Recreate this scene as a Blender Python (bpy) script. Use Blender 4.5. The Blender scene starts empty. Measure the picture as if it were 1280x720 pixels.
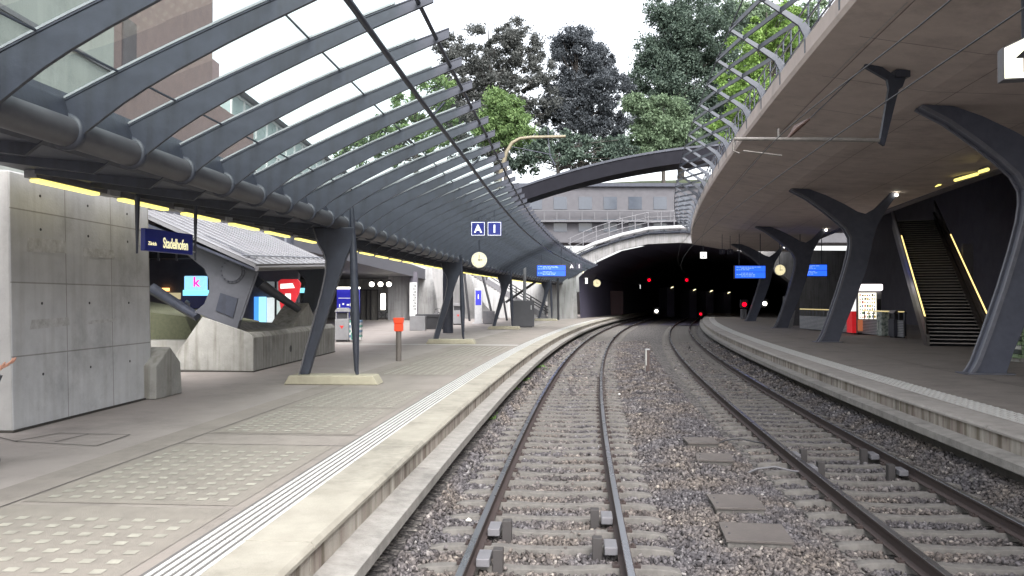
import bpy, bmesh, math, random
import numpy as np
from mathutils import Matrix, Vector
random.seed(7); RNG = np.random.default_rng(11)
SC = bpy.context.scene; COL = SC.collection
R = math.radians
# ------------------------------------------------------------------ camera
CAMZ = 2.4
cam = bpy.data.cameras.new('camera'); camo = bpy.data.objects.new('camera', cam); COL.objects.link(camo)
cam.sensor_width = 36; cam.lens = 36 * 1000 / 1280; cam.clip_start = .1; cam.clip_end = 3000
camo.location = (0, 0, CAMZ); camo.rotation_euler = (R(90) + math.atan(15 / 1000), 0, 0)
SC.camera = camo
# ------------------------------------------------------------------ sky, sun, exposure (overcast day)
SUN_EL, SUN_AZ = 48, 165
w = bpy.data.worlds.new('World'); SC.world = w; w.use_nodes = True
nt = w.node_tree; nt.nodes.clear()
sky = nt.nodes.new('ShaderNodeTexSky'); sky.sky_type = 'NISHITA'; sky.sun_disc = False
sky.sun_elevation = R(SUN_EL); sky.sun_rotation = R(SUN_AZ); sky.dust_density = 4; sky.air_density = 1.0; sky.ozone_density = 1
hsv = nt.nodes.new('ShaderNodeHueSaturation'); hsv.inputs['Saturation'].default_value = .22
hsv.inputs['Value'].default_value = 1.0
bg = nt.nodes.new('ShaderNodeBackground'); bg.inputs['Strength'].default_value = .15
wo = nt.nodes.new('ShaderNodeOutputWorld')
nt.links.new(sky.outputs[0], hsv.inputs['Color']); nt.links.new(hsv.outputs[0], bg.inputs['Color']); nt.links.new(bg.outputs[0], wo.inputs[0])
sl = bpy.data.lights.new('sun', 'SUN'); sl.energy = .6; sl.angle = R(30); sl.color = (1, .97, .93)
so = bpy.data.objects.new('sun', sl); COL.objects.link(so)
so.rotation_euler = (R(90 - SUN_EL), 0, R(180 - SUN_AZ))
SC.view_settings.view_transform = 'Standard'; SC.view_settings.look = 'None'
SC.view_settings.exposure = 2.0; SC.view_settings.gamma = 1; SC.view_settings.use_curve_mapping = False

# ------------------------------------------------------------------ materials
MATS = {}
def mat(name, c1, c2=None, rough=.7, scale=3., metal=0., bump=0., bscale=40., streak=False, emit=None, estr=0, joints=None, stain=0, spec=.5, detail=6, grime=0):
    if name in MATS: return MATS[name]
    m = bpy.data.materials.new(name); m.use_nodes = True; n = m.node_tree.nodes; L = m.node_tree.links
    b = n['Principled BSDF']; b.inputs['Roughness'].default_value = rough; b.inputs['Metallic'].default_value = metal
    b.inputs['Specular IOR Level'].default_value = spec
    c2 = c2 or tuple(min(1, v * .8) for v in c1)
    tc = n.new('ShaderNodeTexCoord'); mp = n.new('ShaderNodeMapping'); L.new(tc.outputs['Object'], mp.inputs[0])
    if streak: mp.inputs['Scale'].default_value = (1, 1, .12)
    no = n.new('ShaderNodeTexNoise'); no.inputs['Scale'].default_value = scale; no.inputs['Detail'].default_value = detail; no.inputs['Roughness'].default_value = .65
    L.new(mp.outputs[0], no.inputs['Vector'])
    cr = n.new('ShaderNodeValToRGB'); cr.color_ramp.elements[0].position = .32; cr.color_ramp.elements[1].position = .68
    cr.color_ramp.elements[0].color = (*c2, 1); cr.color_ramp.elements[1].color = (*c1, 1)
    L.new(no.outputs['Fac'], cr.inputs[0]); col = cr.outputs[0]
    def mul(col, fac_out, dark, lo, hi):
        r = n.new('ShaderNodeMapRange'); r.inputs['From Min'].default_value = lo; r.inputs['From Max'].default_value = hi
        L.new(fac_out, r.inputs['Value'])
        mx = n.new('ShaderNodeMix'); mx.data_type = 'RGBA'; mx.blend_type = 'MULTIPLY'
        L.new(r.outputs[0], mx.inputs['Factor']); L.new(col, mx.inputs['A']); mx.inputs['B'].default_value = (*dark, 1)
        return mx.outputs['Result']
    if stain:
        n2 = n.new('ShaderNodeTexNoise'); n2.inputs['Scale'].default_value = .7; n2.inputs['Detail'].default_value = 9; n2.inputs['Roughness'].default_value = .75
        L.new(tc.outputs['Object'], n2.inputs['Vector'])
        col = mul(col, n2.outputs['Fac'], (1 - stain,) * 3, .5, .68)
    if grime:
        mp3 = n.new('ShaderNodeMapping'); mp3.inputs['Scale'].default_value = (2.2, 2.2, .15); L.new(tc.outputs['Object'], mp3.inputs[0])
        n3 = n.new('ShaderNodeTexNoise'); n3.inputs['Scale'].default_value = 3; n3.inputs['Detail'].default_value = 8; L.new(mp3.outputs[0], n3.inputs['Vector'])
        col = mul(col, n3.outputs['Fac'], (1 - grime, 1 - grime * 1.05, 1 - grime * 1.15), .48, .66)
    hgt = None
    if joints:                       # (axis u, axis v, panel width, panel height): formwork or slab joints
        au, av, pw, ph = joints
        sp = n.new('ShaderNodeSeparateXYZ'); L.new(tc.outputs['Object'], sp.inputs[0])
        cb = n.new('ShaderNodeCombineXYZ'); L.new(sp.outputs[au], cb.inputs[0]); L.new(sp.outputs[av], cb.inputs[1])
        br = n.new('ShaderNodeTexBrick'); br.offset = 0; br.inputs['Scale'].default_value = 1
        br.inputs['Brick Width'].default_value = pw; br.inputs['Row Height'].default_value = ph
        br.inputs['Mortar Size'].default_value = .012; br.inputs['Mortar Smooth'].default_value = .3
        br.inputs['Color1'].default_value = (1, 1, 1, 1); br.inputs['Color2'].default_value = (.86, .86, .87, 1); br.inputs['Mortar'].default_value = (.45, .43, .4, 1)
        L.new(cb.outputs[0], br.inputs['Vector'])
        mx = n.new('ShaderNodeMix'); mx.data_type = 'RGBA'; mx.blend_type = 'MULTIPLY'; mx.inputs['Factor'].default_value = .8
        L.new(col, mx.inputs['A']); L.new(br.outputs['Color'], mx.inputs['B']); col = mx.outputs['Result']
    L.new(col, b.inputs['Base Color'])
    if bump:
        nb = n.new('ShaderNodeTexNoise'); nb.inputs['Scale'].default_value = bscale; nb.inputs['Detail'].default_value = 5
        L.new(tc.outputs['Object'], nb.inputs['Vector'])
        bp = n.new('ShaderNodeBump'); bp.inputs['Strength'].default_value = bump; bp.inputs['Distance'].default_value = .02
        L.new(nb.outputs['Fac'], bp.inputs['Height']); L.new(bp.outputs[0], b.inputs['Normal'])
    rr = n.new('ShaderNodeMapRange'); rr.inputs['To Min'].default_value = max(.05, rough - .12); rr.inputs['To Max'].default_value = min(1, rough + .12)
    L.new(no.outputs['Fac'], rr.inputs['Value']); L.new(rr.outputs[0], b.inputs['Roughness'])
    if emit:
        b.inputs['Emission Color'].default_value = (*emit, 1); b.inputs['Emission Strength'].default_value = estr
    MATS[name] = m; return m
steel = mat('painted_steel', (.040, .046, .067), (.026, .030, .045), .5, 3, bump=.08, bscale=25, stain=.35, grime=.2)
steel_l = mat('light_steel', (.20, .21, .25), (.15, .16, .19), .45, 5, stain=.2)
steel_edge = mat('glazing_bar', (.30, .31, .33), (.22, .23, .25), .4, 6)
conc = mat('pier_concrete', (.58, .585, .60), (.48, .485, .50), .85, 2.2, bump=.25, bscale=30, joints=(1, 2, 1.32, 1.05), stain=.25, grime=.10)
conc2 = mat('plinth_concrete', (.34, .335, .315), (.26, .255, .24), .85, 2.5, bump=.3, bscale=30, stain=.35, grime=.3)
conc_s = mat('soffit_concrete', (.58, .50, .455), (.47, .40, .365), .8, 1.2, bump=.1, bscale=18, stain=.25)
conc_p = mat('portal_concrete', (.42, .42, .42), (.32, .32, .33), .85, 2, bump=.2, bscale=20, streak=True, stain=.25, grime=.2)
asph = mat('platform_asphalt', (.25, .222, .20), (.20, .178, .162), .85, 1.6, bump=.2, bscale=150, stain=.28)
cope = mat('coping_concrete', (.33, .31, .265), (.25, .232, .195), .85, 2.5, bump=.25, bscale=60, stain=.4)
cope_r = mat('coping_concrete_right', (.36, .335, .31), (.28, .26, .24), .85, 3.5, bump=.25, bscale=60, stain=.25)
face_m = mat('platform_face', (.40, .38, .335), (.17, .13, .11), .9, 5, bump=.3, bscale=40, streak=True, stain=.3, grime=.55)
ledge_m = mat('ledge_concrete', (.30, .285, .265), (.19, .18, .168), .9, 6, bump=.5, bscale=50, stain=.3)
white_p = mat('white_marking', (.55, .55, .53), (.40, .395, .38), .6, 9)
sleeper_m = mat('sleeper_concrete', (.165, .155, .145), (.10, .093, .087), .9, 8, bump=.18, bscale=60, stain=.3)
rail_top = mat('rail_head', (.36, .36, .39), (.30, .30, .32), .28, .6, metal=.9)
rail_m = mat('rail_rust', (.060, .042, .038), (.040, .030, .030), .75, 20, metal=.15)
blk = mat('black_metal', (.03, .03, .035), (.02, .02, .024), .5)
grey_m = mat('grey_metal', (.17, .165, .18), (.12, .12, .13), .55, 5, stain=.2)
lgrey = mat('pale_grey_metal', (.45, .45, .46), (.36, .36, .38), .5, 6, stain=.2)
zinc = mat('zinc_sheet', (.24, .24, .255), (.19, .19, .205), .4, 2, metal=.3, stain=.15)
blue_s = mat('blue_sign', (.015, .025, .22), (.012, .02, .18), .35)
white_s = mat('white_lettering', (.8, .8, .8), (.75, .75, .75), .5, emit=(1, 1, .9), estr=.25)
yel_s = mat('yellow_lettering', (.85, .80, .5), (.8, .75, .45), .5, emit=(1, .93, .55), estr=.2)
blue_e = mat('blue_screen', (.01, .05, .4), None, .3, emit=(.02, .10, .8), estr=.5)
blue_e2 = mat('blue_screen_line', (.3, .4, .8), None, .3, emit=(.3, .5, 1), estr=.22)
lamp_y = mat('tube_lamp_yellow', (.8, .75, .4), None, .4, emit=(1, .84, .2), estr=.42)
lamp_w = mat('lamp_white', (.9, .9, .85), None, .4, emit=(1, .95, .8), estr=3)
clock_m = mat('clock_face', (.4, .38, .3), None, .4, emit=(1, .88, .52), estr=.24)
red_e = mat('red_signal', (.6, .02, .03), None, .4, emit=(1, .0, .012), estr=1.0)
red_p = mat('red_paint', (.55, .03, .03), (.45, .02, .02), .45)
orange_p = mat('orange_red_paint', (.80, .09, .025), (.7, .07, .02), .45)
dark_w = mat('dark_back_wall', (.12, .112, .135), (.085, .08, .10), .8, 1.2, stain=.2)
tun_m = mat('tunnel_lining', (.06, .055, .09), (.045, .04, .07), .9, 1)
stair_m = mat('stair_tread', (.10, .092, .09), (.07, .065, .064), .7, 6)
bronze = mat('stair_cladding', (.07, .06, .055), (.05, .043, .04), .5, 5)
ticket_m = mat('ticket_hall_blue', (.03, .03, .30), (.02, .02, .22), .4, emit=(.06, .06, .8), estr=.12)
wood_p = mat('cover_board', (.115, .10, .094), (.085, .075, .07), .8, 7, bump=.3, bscale=40, stain=.25)

def glassmat(name, tint, refl):
    m = bpy.data.materials.new(name); m.use_nodes = True; n = m.node_tree.nodes; L = m.node_tree.links; n.clear()
    o = n.new('ShaderNodeOutputMaterial'); t = n.new('ShaderNodeBsdfTransparent'); g = n.new('ShaderNodeBsdfGlossy'); d = n.new('ShaderNodeBsdfDiffuse')
    t.inputs[0].default_value = (*tint, 1); g.inputs['Roughness'].default_value = .03; d.inputs[0].default_value = (.5, .55, .53, 1)
    fr = n.new('ShaderNodeFresnel'); fr.inputs[0].default_value = 1.45
    tc = n.new('ShaderNodeTexCoord'); no = n.new('ShaderNodeTexNoise'); no.inputs['Scale'].default_value = 1.3; no.inputs['Detail'].default_value = 6
    mr = n.new('ShaderNodeMapRange'); mr.inputs['To Min'].default_value = .08; mr.inputs['To Max'].default_value = .24
    L.new(tc.outputs['Object'], no.inputs['Vector']); L.new(no.outputs['Fac'], mr.inputs['Value'])
    m0 = n.new('ShaderNodeMixShader'); L.new(mr.outputs[0], m0.inputs[0]); L.new(t.outputs[0], m0.inputs[1]); L.new(d.outputs[0], m0.inputs[2])
    mx = n.new('ShaderNodeMixShader'); mm = n.new('ShaderNodeMath'); mm.operation = 'MULTIPLY'; mm.inputs[1].default_value = refl
    L.new(fr.outputs[0], mm.inputs[0]); L.new(mm.outputs[0], mx.inputs[0]); L.new(m0.outputs[0], mx.inputs[1]); L.new(g.outputs[0], mx.inputs[2])
    L.new(mx.outputs[0], o.inputs[0]); MATS[name] = m; return m
glass = glassmat('roof_glass', (.84, .92, .885), .25)

def stonemat():
    m = bpy.data.materials.new('ballast_stone'); m.use_nodes = True; n = m.node_tree.nodes; L = m.node_tree.links; b = n['Principled BSDF']
    g = n.new('ShaderNodeNewGeometry'); cr = n.new('ShaderNodeValToRGB'); e = cr.color_ramp.elements
    e[0].position = 0; e[0].color = (.045, .040, .040, 1); e[1].position = 1; e[1].color = (.36, .34, .31, 1)
    for p, c in ((.3, (.085, .077, .076)), (.6, (.125, .114, .11)), (.88, (.17, .155, .147)), (.975, (.22, .205, .19))):
        x = e.new(p); x.color = (*c, 1)
    L.new(g.outputs['Random Per Island'], cr.inputs[0])
    tc = n.new('ShaderNodeTexCoord'); no = n.new('ShaderNodeTexNoise'); no.inputs['Scale'].default_value = .9; no.inputs['Detail'].default_value = 4
    L.new(tc.outputs['Object'], no.inputs['Vector'])
    c2 = n.new('ShaderNodeValToRGB'); c2.color_ramp.elements[0].position = .4; c2.color_ramp.elements[0].color = (.80, .81, .90, 1); c2.color_ramp.elements[1].position = .6; c2.color_ramp.elements[1].color = (1.05, .98, .92, 1)
    L.new(no.outputs['Fac'], c2.inputs[0])
    mx = n.new('ShaderNodeMix'); mx.data_type = 'RGBA'; mx.blend_type = 'MULTIPLY'; mx.inputs['Factor'].default_value = 1
    L.new(cr.outputs[0], mx.inputs['A']); L.new(c2.outputs[0], mx.inputs['B']); L.new(mx.outputs['Result'], b.inputs['Base Color'])
    b.inputs['Roughness'].default_value = .85; return m
stone_m = stonemat()
def ballastmat():
    m = bpy.data.materials.new('ballast_bed'); m.use_nodes = True; n = m.node_tree.nodes; L = m.node_tree.links; b = n['Principled BSDF']
    tc = n.new('ShaderNodeTexCoord'); v = n.new('ShaderNodeTexVoronoi'); v.inputs['Scale'].default_value = 17
    L.new(tc.outputs['Object'], v.inputs['Vector'])
    sp = n.new('ShaderNodeSeparateColor'); L.new(v.outputs['Color'], sp.inputs[0])
    cr = n.new('ShaderNodeValToRGB'); e = cr.color_ramp.elements
    e[0].color = (.025, .022, .023, 1); e[1].color = (.24, .22, .20, 1); x = e.new(.6); x.color = (.12, .11, .107, 1); x = e.new(.9); x.color = (.17, .157, .147, 1)
    L.new(sp.outputs[0], cr.inputs[0]); L.new(cr.outputs[0], b.inputs['Base Color'])
    bp = n.new('ShaderNodeBump'); bp.invert = True; bp.inputs['Distance'].default_value = .05; bp.inputs['Strength'].default_value = 1
    L.new(v.outputs['Distance'], bp.inputs['Height']); L.new(bp.outputs[0], b.inputs['Normal']); b.inputs['Roughness'].default_value = .9; return m
ballast_m = ballastmat()
def leafmat(name, a, b2, tr=.25):
    m = bpy.data.materials.new(name); m.use_nodes = True; n = m.node_tree.nodes; L = m.node_tree.links; b = n['Principled BSDF']
    g = n.new('ShaderNodeNewGeometry'); cr = n.new('ShaderNodeValToRGB'); cr.color_ramp.elements[0].color = (*a, 1); cr.color_ramp.elements[1].color = (*b2, 1)
    L.new(g.outputs['Random Per Island'], cr.inputs[0]); L.new(cr.outputs[0], b.inputs['Base Color']); b.inputs['Roughness'].default_value = .7
    t = n.new('ShaderNodeBsdfTranslucent'); L.new(cr.outputs[0], t.inputs[0]); mx = n.new('ShaderNodeMixShader'); mx.inputs[0].default_value = tr
    L.new(b.outputs[0], mx.inputs[1]); L.new(t.outputs[0], mx.inputs[2]); L.new(mx.outputs[0], n['Material Output'].inputs[0]); return m
bark = mat('bark', (.07, .06, .055), (.045, .04, .035), .9, 10)

# ------------------------------------------------------------------ geometry helpers
class MB:
    def __init__(s): s.v = []; s.f = []; s.m = []; s.M = Matrix(); s.smooth = []
    def add(s, vs, fs, m=0, smooth=False):
        o = len(s.v); s.v += [tuple(s.M @ Vector(p)) for p in vs]; s.f += [tuple(o + i for i in f) for f in fs]; s.m += [m] * len(fs); s.smooth += [smooth] * len(fs); return s
    def box(s, x0, x1, y0, y1, z0, z1, m=0):
        vs = [(x, y, z) for z in (z0, z1) for y in (y0, y1) for x in (x0, x1)]
        return s.add(vs, [(0, 2, 3, 1), (4, 5, 7, 6), (0, 1, 5, 4), (2, 6, 7, 3), (0, 4, 6, 2), (1, 3, 7, 5)], m)
    def prism(s, poly, a0, a1, axis='y', m=0):      # poly of (u,v); axis y: u=x v=z; x: u=y v=z; z: u=x v=y
        n = len(poly)
        def P(u, v, a): return {'y': (u, a, v), 'x': (a, u, v), 'z': (u, v, a)}[axis]
        vs = [P(u, v, a0) for u, v in poly] + [P(u, v, a1) for u, v in poly]
        fs = [tuple(range(n)), tuple(range(2 * n - 1, n - 1, -1))] + [(i, (i + 1) % n, n + (i + 1) % n, n + i) for i in range(n)]
        return s.add(vs, fs, m)
    def tube(s, pts, r, seg=10, m=0, caps=True):
        pts = [Vector(p) for p in pts]; n = len(pts); rs = r if isinstance(r, (list, tuple)) else [r] * n; vs = []; up = None
        for i, p in enumerate(pts):
            t = (pts[min(i + 1, n - 1)] - pts[max(i - 1, 0)]).normalized()
            a = up if up is not None else (Vector((0, 0, 1)) if abs(t.z) < .9 else Vector((1, 0, 0)))
            x = t.cross(a)
            if x.length < 1e-5: x = t.cross(Vector((1, 0.1, 0)))
            x.normalize(); y = x.cross(t); up = y
            vs += [tuple(p + (x * math.cos(k * 2 * math.pi / seg) + y * math.sin(k * 2 * math.pi / seg)) * rs[i]) for k in range(seg)]
        fs = [(i * seg + k, i * seg + (k + 1) % seg, (i + 1) * seg + (k + 1) % seg, (i + 1) * seg + k) for i in range(n - 1) for k in range(seg)]
        s.add(vs, fs, m, True)
        if caps: s.add(vs[:seg], [tuple(range(seg))], m); s.add(vs[-seg:], [tuple(range(seg - 1, -1, -1))], m)
        return s
    def build(s, name, mats, parent=None, loc=None, rotz=0, bevel=0):
        me = bpy.data.meshes.new(name); me.from_pydata(s.v, [], s.f)
        for mm in (mats if isinstance(mats, (list, tuple)) else [mats]): me.materials.append(mm)
        me.polygons.foreach_set('material_index', s.m); me.polygons.foreach_set('use_smooth', s.smooth)
        bm = bmesh.new(); bm.from_mesh(me); bmesh.ops.recalc_face_normals(bm, faces=bm.faces); bm.to_mesh(me); bm.free()
        me.update(); o = bpy.data.objects.new(name, me); COL.objects.link(o)
        if parent: o.parent = parent
        if loc: o.location = loc
        if rotz: o.rotation_euler = (0, 0, rotz)
        if bevel:
            b = o.modifiers.new('bevel', 'BEVEL'); b.width = bevel; b.segments = 2; b.limit_method = 'ANGLE'; b.angle_limit = R(40)
        return o
def tag(o, label=None, cat=None, group=None, kind=None):
    for k, v in (('label', label), ('category', cat), ('group', group), ('kind', kind)):
        if v: o[k] = v
    return o
def thing(name, label, cat, loc=(0, 0, 0), rotz=0, group=None):
    o = bpy.data.objects.new(name, None); COL.objects.link(o); o.location = loc; o.rotation_euler = (0, 0, rotz); o.empty_display_size = .2
    return tag(o, label, cat, group)
def kids(o): return [c for c in COL.objects if c.parent == o]
def dup(o, loc=None, rotz=None, label=None, parent=None):
    c = o.copy(); COL.objects.link(c); c.parent = parent
    if loc is not None: c.location = loc
    if rotz is not None: c.rotation_euler = (0, 0, rotz)
    if label: c['label'] = label
    for k in kids(o): dup(k, parent=c)
    return c
def textmesh(txt, size, M4, name, material, parent, extrude=.004, align='CENTER', sx=1):
    cu = bpy.data.curves.new(name, 'FONT'); cu.body = txt; cu.size = size; cu.extrude = extrude; cu.align_x = align; cu.align_y = 'CENTER'; cu.offset = size * .018
    t = bpy.data.objects.new(name, cu); COL.objects.link(t)
    me = bpy.data.meshes.new_from_object(t.evaluated_get(bpy.context.evaluated_depsgraph_get()))
    bpy.data.objects.remove(t); bpy.data.curves.remove(cu)
    me.transform(M4 @ Matrix.Diagonal((sx, 1, 1, 1))); me.materials.clear(); me.materials.append(material)
    o = bpy.data.objects.new(name, me); COL.objects.link(o); o.parent = parent; return o
FRONT = Matrix.Rotation(R(90), 4, 'X')          # text standing up, read from -Y
def onface(x, y, z): return Matrix.Translation((x, y, z)) @ FRONT

# track geometry: the two track centre lines, x as a function of distance
def c1(d): return -.21 + .064 * d + .00102 * d * d if d < 95 else c1(94.99) + (d - 95) * .258
def c2(d): return c1(d) + 4.15 + .019 * min(d, 95)
def c3(d): return c1(d) + float(np.interp(d, [8, 17, 33, 50, 74, 90], [0, -.15, -.65, -1.05, -1.38, -1.5]))
def ang(c, d): return math.atan((c(d + .5) - c(d - .5)))
def F(c, d, off, z=0):
    a = ang(c, d); return Vector((c(d) + off * math.cos(a), d - off * math.sin(a), z))
def PX(px, py, d): return Vector(((px - 640) / 1000 * d, d, CAMZ + (375 - py) / 1000 * d))   # a measured sight line at distance d
PZ = .55
def GR(px, py, z=PZ):                                 # where a measured sight line meets the platform
    d = (CAMZ - z) / ((py - 375) / 1000); return Vector(((px - 640) / 1000 * d, d, z))
def sweep(c, prof, ds, mb=None, m=0, closed=True, caps=True):
    mb = mb or MB(); n = len(prof); vs = []
    for d in ds: vs += [tuple(F(c, d, o, z)) for o, z in prof]
    fs = [(i * n + k, i * n + (k + 1) % n, (i + 1) * n + (k + 1) % n, (i + 1) * n + k) for i in range(len(ds) - 1) for k in range(n if closed else n - 1)]
    if closed and caps: fs += [tuple(range(n)), tuple(range(len(vs) - 1, len(vs) - n - 1, -1))]
    return mb.add(vs, fs, m)
def rng(a, b, s): n = max(1, round((b - a) / s)); return [a + (b - a) * i / n for i in range(n + 1)]
SZ = 110

# ================================================================== ground, tracks, platforms
g = MB(); g.add([(-600, -200, -.6), (600, -200, -.6), (600, 1500, -.6), (-600, 1500, -.6)], [(0, 1, 2, 3)])
tag(g.build('ground', mat('ground_gravel', (.12, .11, .10), None, .9)), kind='structure')
bed = MB(); ds = rng(-6, 175, .5)
prof = [(-1.7, -.08), (-1.42, -.11), (-1.3, -.22), (-1.1, -.25), (1.3, -.25), (1.7, -.20), (2.2, -.18), (2.7, -.20), (3.2, -.255), (5.55, -.26), (5.8, -.12), (6.6, -.08)]
vs = []
for d in ds:
    extra = c2(d) - c1(d) - 4.25
    for o, z in prof: vs.append(tuple(F(c1, d, o + (extra if o > 3.1 else 0), z)))
n = len(prof); bed.add(vs, [(i * n + k, i * n + k + 1, (i + 1) * n + k + 1, (i + 1) * n + k) for i in range(len(ds) - 1) for k in range(n - 1)])
tag(bed.build('ballast_bed', ballast_m), kind='structure')

def ballast_z(o, extra):
    return np.where(o > 3.1, np.interp(o - extra, [3.2, 5.55, 5.8, 6.6], [-.262, -.262, -.12, -.08]), np.interp(o, [-1.7, -1.42, -1.3, -1.1, 1.3, 1.7, 2.2, 2.7, 3.2], [-.08, -.11, -.22, -.25, -.25, -.20, -.18, -.20, -.255]))
def stones(name, d0, d1, dens, size, label):
    area = (d1 - d0) * 8.2; N = int(area * dens)
    d = RNG.uniform(d0, d1, N); extra = -.1 + .019 * d; o = RNG.uniform(-1.45, 6.35, N) ; o = np.where(o > 3, o + extra, o)
    off2 = o - (4.15 + .019 * d)
    ph = np.mod(d + .3, .6) - .3
    on_s = ((np.abs(o) < 1.28) | (np.abs(off2) < 1.28)) & (np.abs(ph) < .075 + size * .3)
    rail = (np.abs(np.abs(o) - .75) < .10) | (np.abs(np.abs(off2) - .75) < .10)
    keep = (~on_s | (RNG.random(N) < .02)) & ~rail
    d, o, extra = d[keep], o[keep], extra[keep]; on_s = on_s[keep]; N = len(d)
    z = ballast_z(o, extra) + RNG.uniform(-.005, .03, N) * size / .05 + np.where(on_s, .04, 0)
    a = np.arctan(.064 + .00204 * d)
    x = -.21 + .064 * d + .00102 * d * d + o * np.cos(a); y = d - o * np.sin(a)
    # jittered, flattened boxes with a skewed top: sharp crushed stone
    base = np.array([(-1, -1, -.6), (1, -1, -.6), (1, 1, -.6), (-1, 1, -.6), (-.6, -.6, .7), (.7, -.6, .6), (.6, .7, .75), (-.7, .6, .6)])
    P = base[None] * (1 + RNG.uniform(-.38, .38, (N, 8, 3)))
    sc = size * .5 * RNG.uniform(.55, 1.25, (N, 1, 1)) * RNG.uniform(.7, 1.2, (N, 1, 3)); P = P * sc
    # random rotation
    q = RNG.normal(size=(N, 4)); q /= np.linalg.norm(q, axis=1, keepdims=True)
    w_, X, Y, Z = q.T
    Rm = np.stack([np.stack([1 - 2 * (Y * Y + Z * Z), 2 * (X * Y - Z * w_), 2 * (X * Z + Y * w_)], 1), np.stack([2 * (X * Y + Z * w_), 1 - 2 * (X * X + Z * Z), 2 * (Y * Z - X * w_)], 1), np.stack([2 * (X * Z - Y * w_), 2 * (Y * Z + X * w_), 1 - 2 * (X * X + Y * Y)], 1)], 1)
    P = np.einsum('nij,nkj->nki', Rm, P) + np.stack([x, y, z], 1)[:, None, :]
    fc = np.array([(0, 3, 2, 1), (4, 5, 6, 7), (0, 1, 5, 4), (1, 2, 6, 5), (2, 3, 7, 6), (3, 0, 4, 7)])
    fcs = (fc[None] + (np.arange(N) * 8)[:, None, None]).reshape(-1)
    me = bpy.data.meshes.new(name); me.vertices.add(N * 8); me.vertices.foreach_set('co', P.reshape(-1).astype(np.float32))
    me.loops.add(len(fcs)); me.loops.foreach_set('vertex_index', fcs.astype(np.int32)); me.polygons.add(N * 6)
    me.polygons.foreach_set('loop_start', (np.arange(N * 6) * 4).astype(np.int32)); me.update(calc_edges=True); me.validate()
    me.materials.append(stone_m); ob = bpy.data.objects.new(name, me); COL.objects.link(ob)
    tag(ob, label, 'ballast', kind='stuff')
stones('ballast_stones', 4.0, 11.5, 900, .045, 'crushed grey ballast stones lying between and beside the near rails')
stones('ballast_stones', 11.5, 22, 420, .056, 'crushed grey ballast stones further along the two tracks')
stones('ballast_stones', 22, 50, 130, .085, 'crushed grey ballast stones far along the tracks towards the tunnel')

# sleepers: concrete, rail seats raised, low middle
def sleeper_mb():
    mb = MB(); xs = [-1.27, -1.16, -.98, -.5, -.42, -.3, 0, .3, .42, .5, .98, 1.16, 1.27]; zt = [-.20, -.175, -.165, -.165, -.172, -.182, -.186, -.182, -.172, -.165, -.165, -.175, -.20]
    vs = []; 
    for x, z in zip(xs, zt): vs += [(x, -.11, -.36), (x, -.062, z), (x, .062, z), (x, .11, -.36)]
    fs = [(i * 4 + k, i * 4 + (k + 1) % 4, i * 4 + 4 + (k + 1) % 4, i * 4 + 4 + k) for i in range(len(xs) - 1) for k in range(4)] + [(0, 1, 2, 3), (48, 51, 50, 49)]
    mb.add(vs, fs); return mb
proto = None
for c, lab in ((c1, 'weathered concrete sleeper under the left track'), (c2, 'weathered concrete sleeper under the right track')):
    for k in range(7, 132):
        d = k * .6; p = F(c, d, 0, 0)
        if proto is None:
            sl_ = proto = sleeper_mb().build('sleeper', sleeper_m, loc=p, rotz=-ang(c, d), bevel=.012)
        else:
            sl_ = proto.copy(); COL.objects.link(sl_); sl_.location = p; sl_.rotation_euler = (random.uniform(-.006, .006), random.uniform(-.01, .01), -ang(c, d) + random.uniform(-.006, .006)); sl_.location.z += random.uniform(-.012, .006)
        tag(sl_, lab, 'sleeper', 'concrete sleepers of the ' + ('left' if c is c1 else 'right') + ' track')
# rails
for c, side, lab in ((c1, -.7525, 'left rail of the left track, nearest the left platform'), (c1, .7525, 'right rail of the left track, beside the ballast strip'),
                     (c2, -.7525, 'left rail of the right track, beside the square covers'), (c2, .7525, 'right rail of the right track, nearest the right platform')):
    t = thing('rail', lab, 'rail', F(c, 4, side, -.165), 0, 'running rails')
    def rp(pr, name, m_):
        mb = sweep(c, [(side + x, z) for x, z in pr], rng(-6, 170, .8)); mb.v = [tuple(Vector(v) - t.location) for v in mb.v]; return mb.build(name, m_, t)
    rp([(-.07, -.165), (.07, -.165), (.07, -.15), (.012, -.135), (.009, -.045), (.034, -.034), (.036, -.008), (-.036, -.008), (-.034, -.034), (-.009, -.045), (-.012, -.135), (-.07, -.15)], 'rail_web', rail_m)
    rp([(-.034, -.008), (.034, -.008), (.030, 0), (-.030, 0)], 'rail_head', rail_top)
    # fastenings under each foot
    mb = MB()
    for k in range(7, 45):
        d = k * .6
        for s_ in (-1, 1):
            mb.M = Matrix.Translation(F(c, d, side + s_ * .10, -.165) - t.location) @ Matrix.Rotation(-ang(c, d), 4, 'Z'); mb.box(-.035, .035, -.05, .05, -.01, .022); mb.tube([(0, 0, 0), (0, 0, .045)], .014, 6)
    cl = mb.build('rail_fastening', rail_m, t); cl['kind'] = 'stuff'

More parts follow.
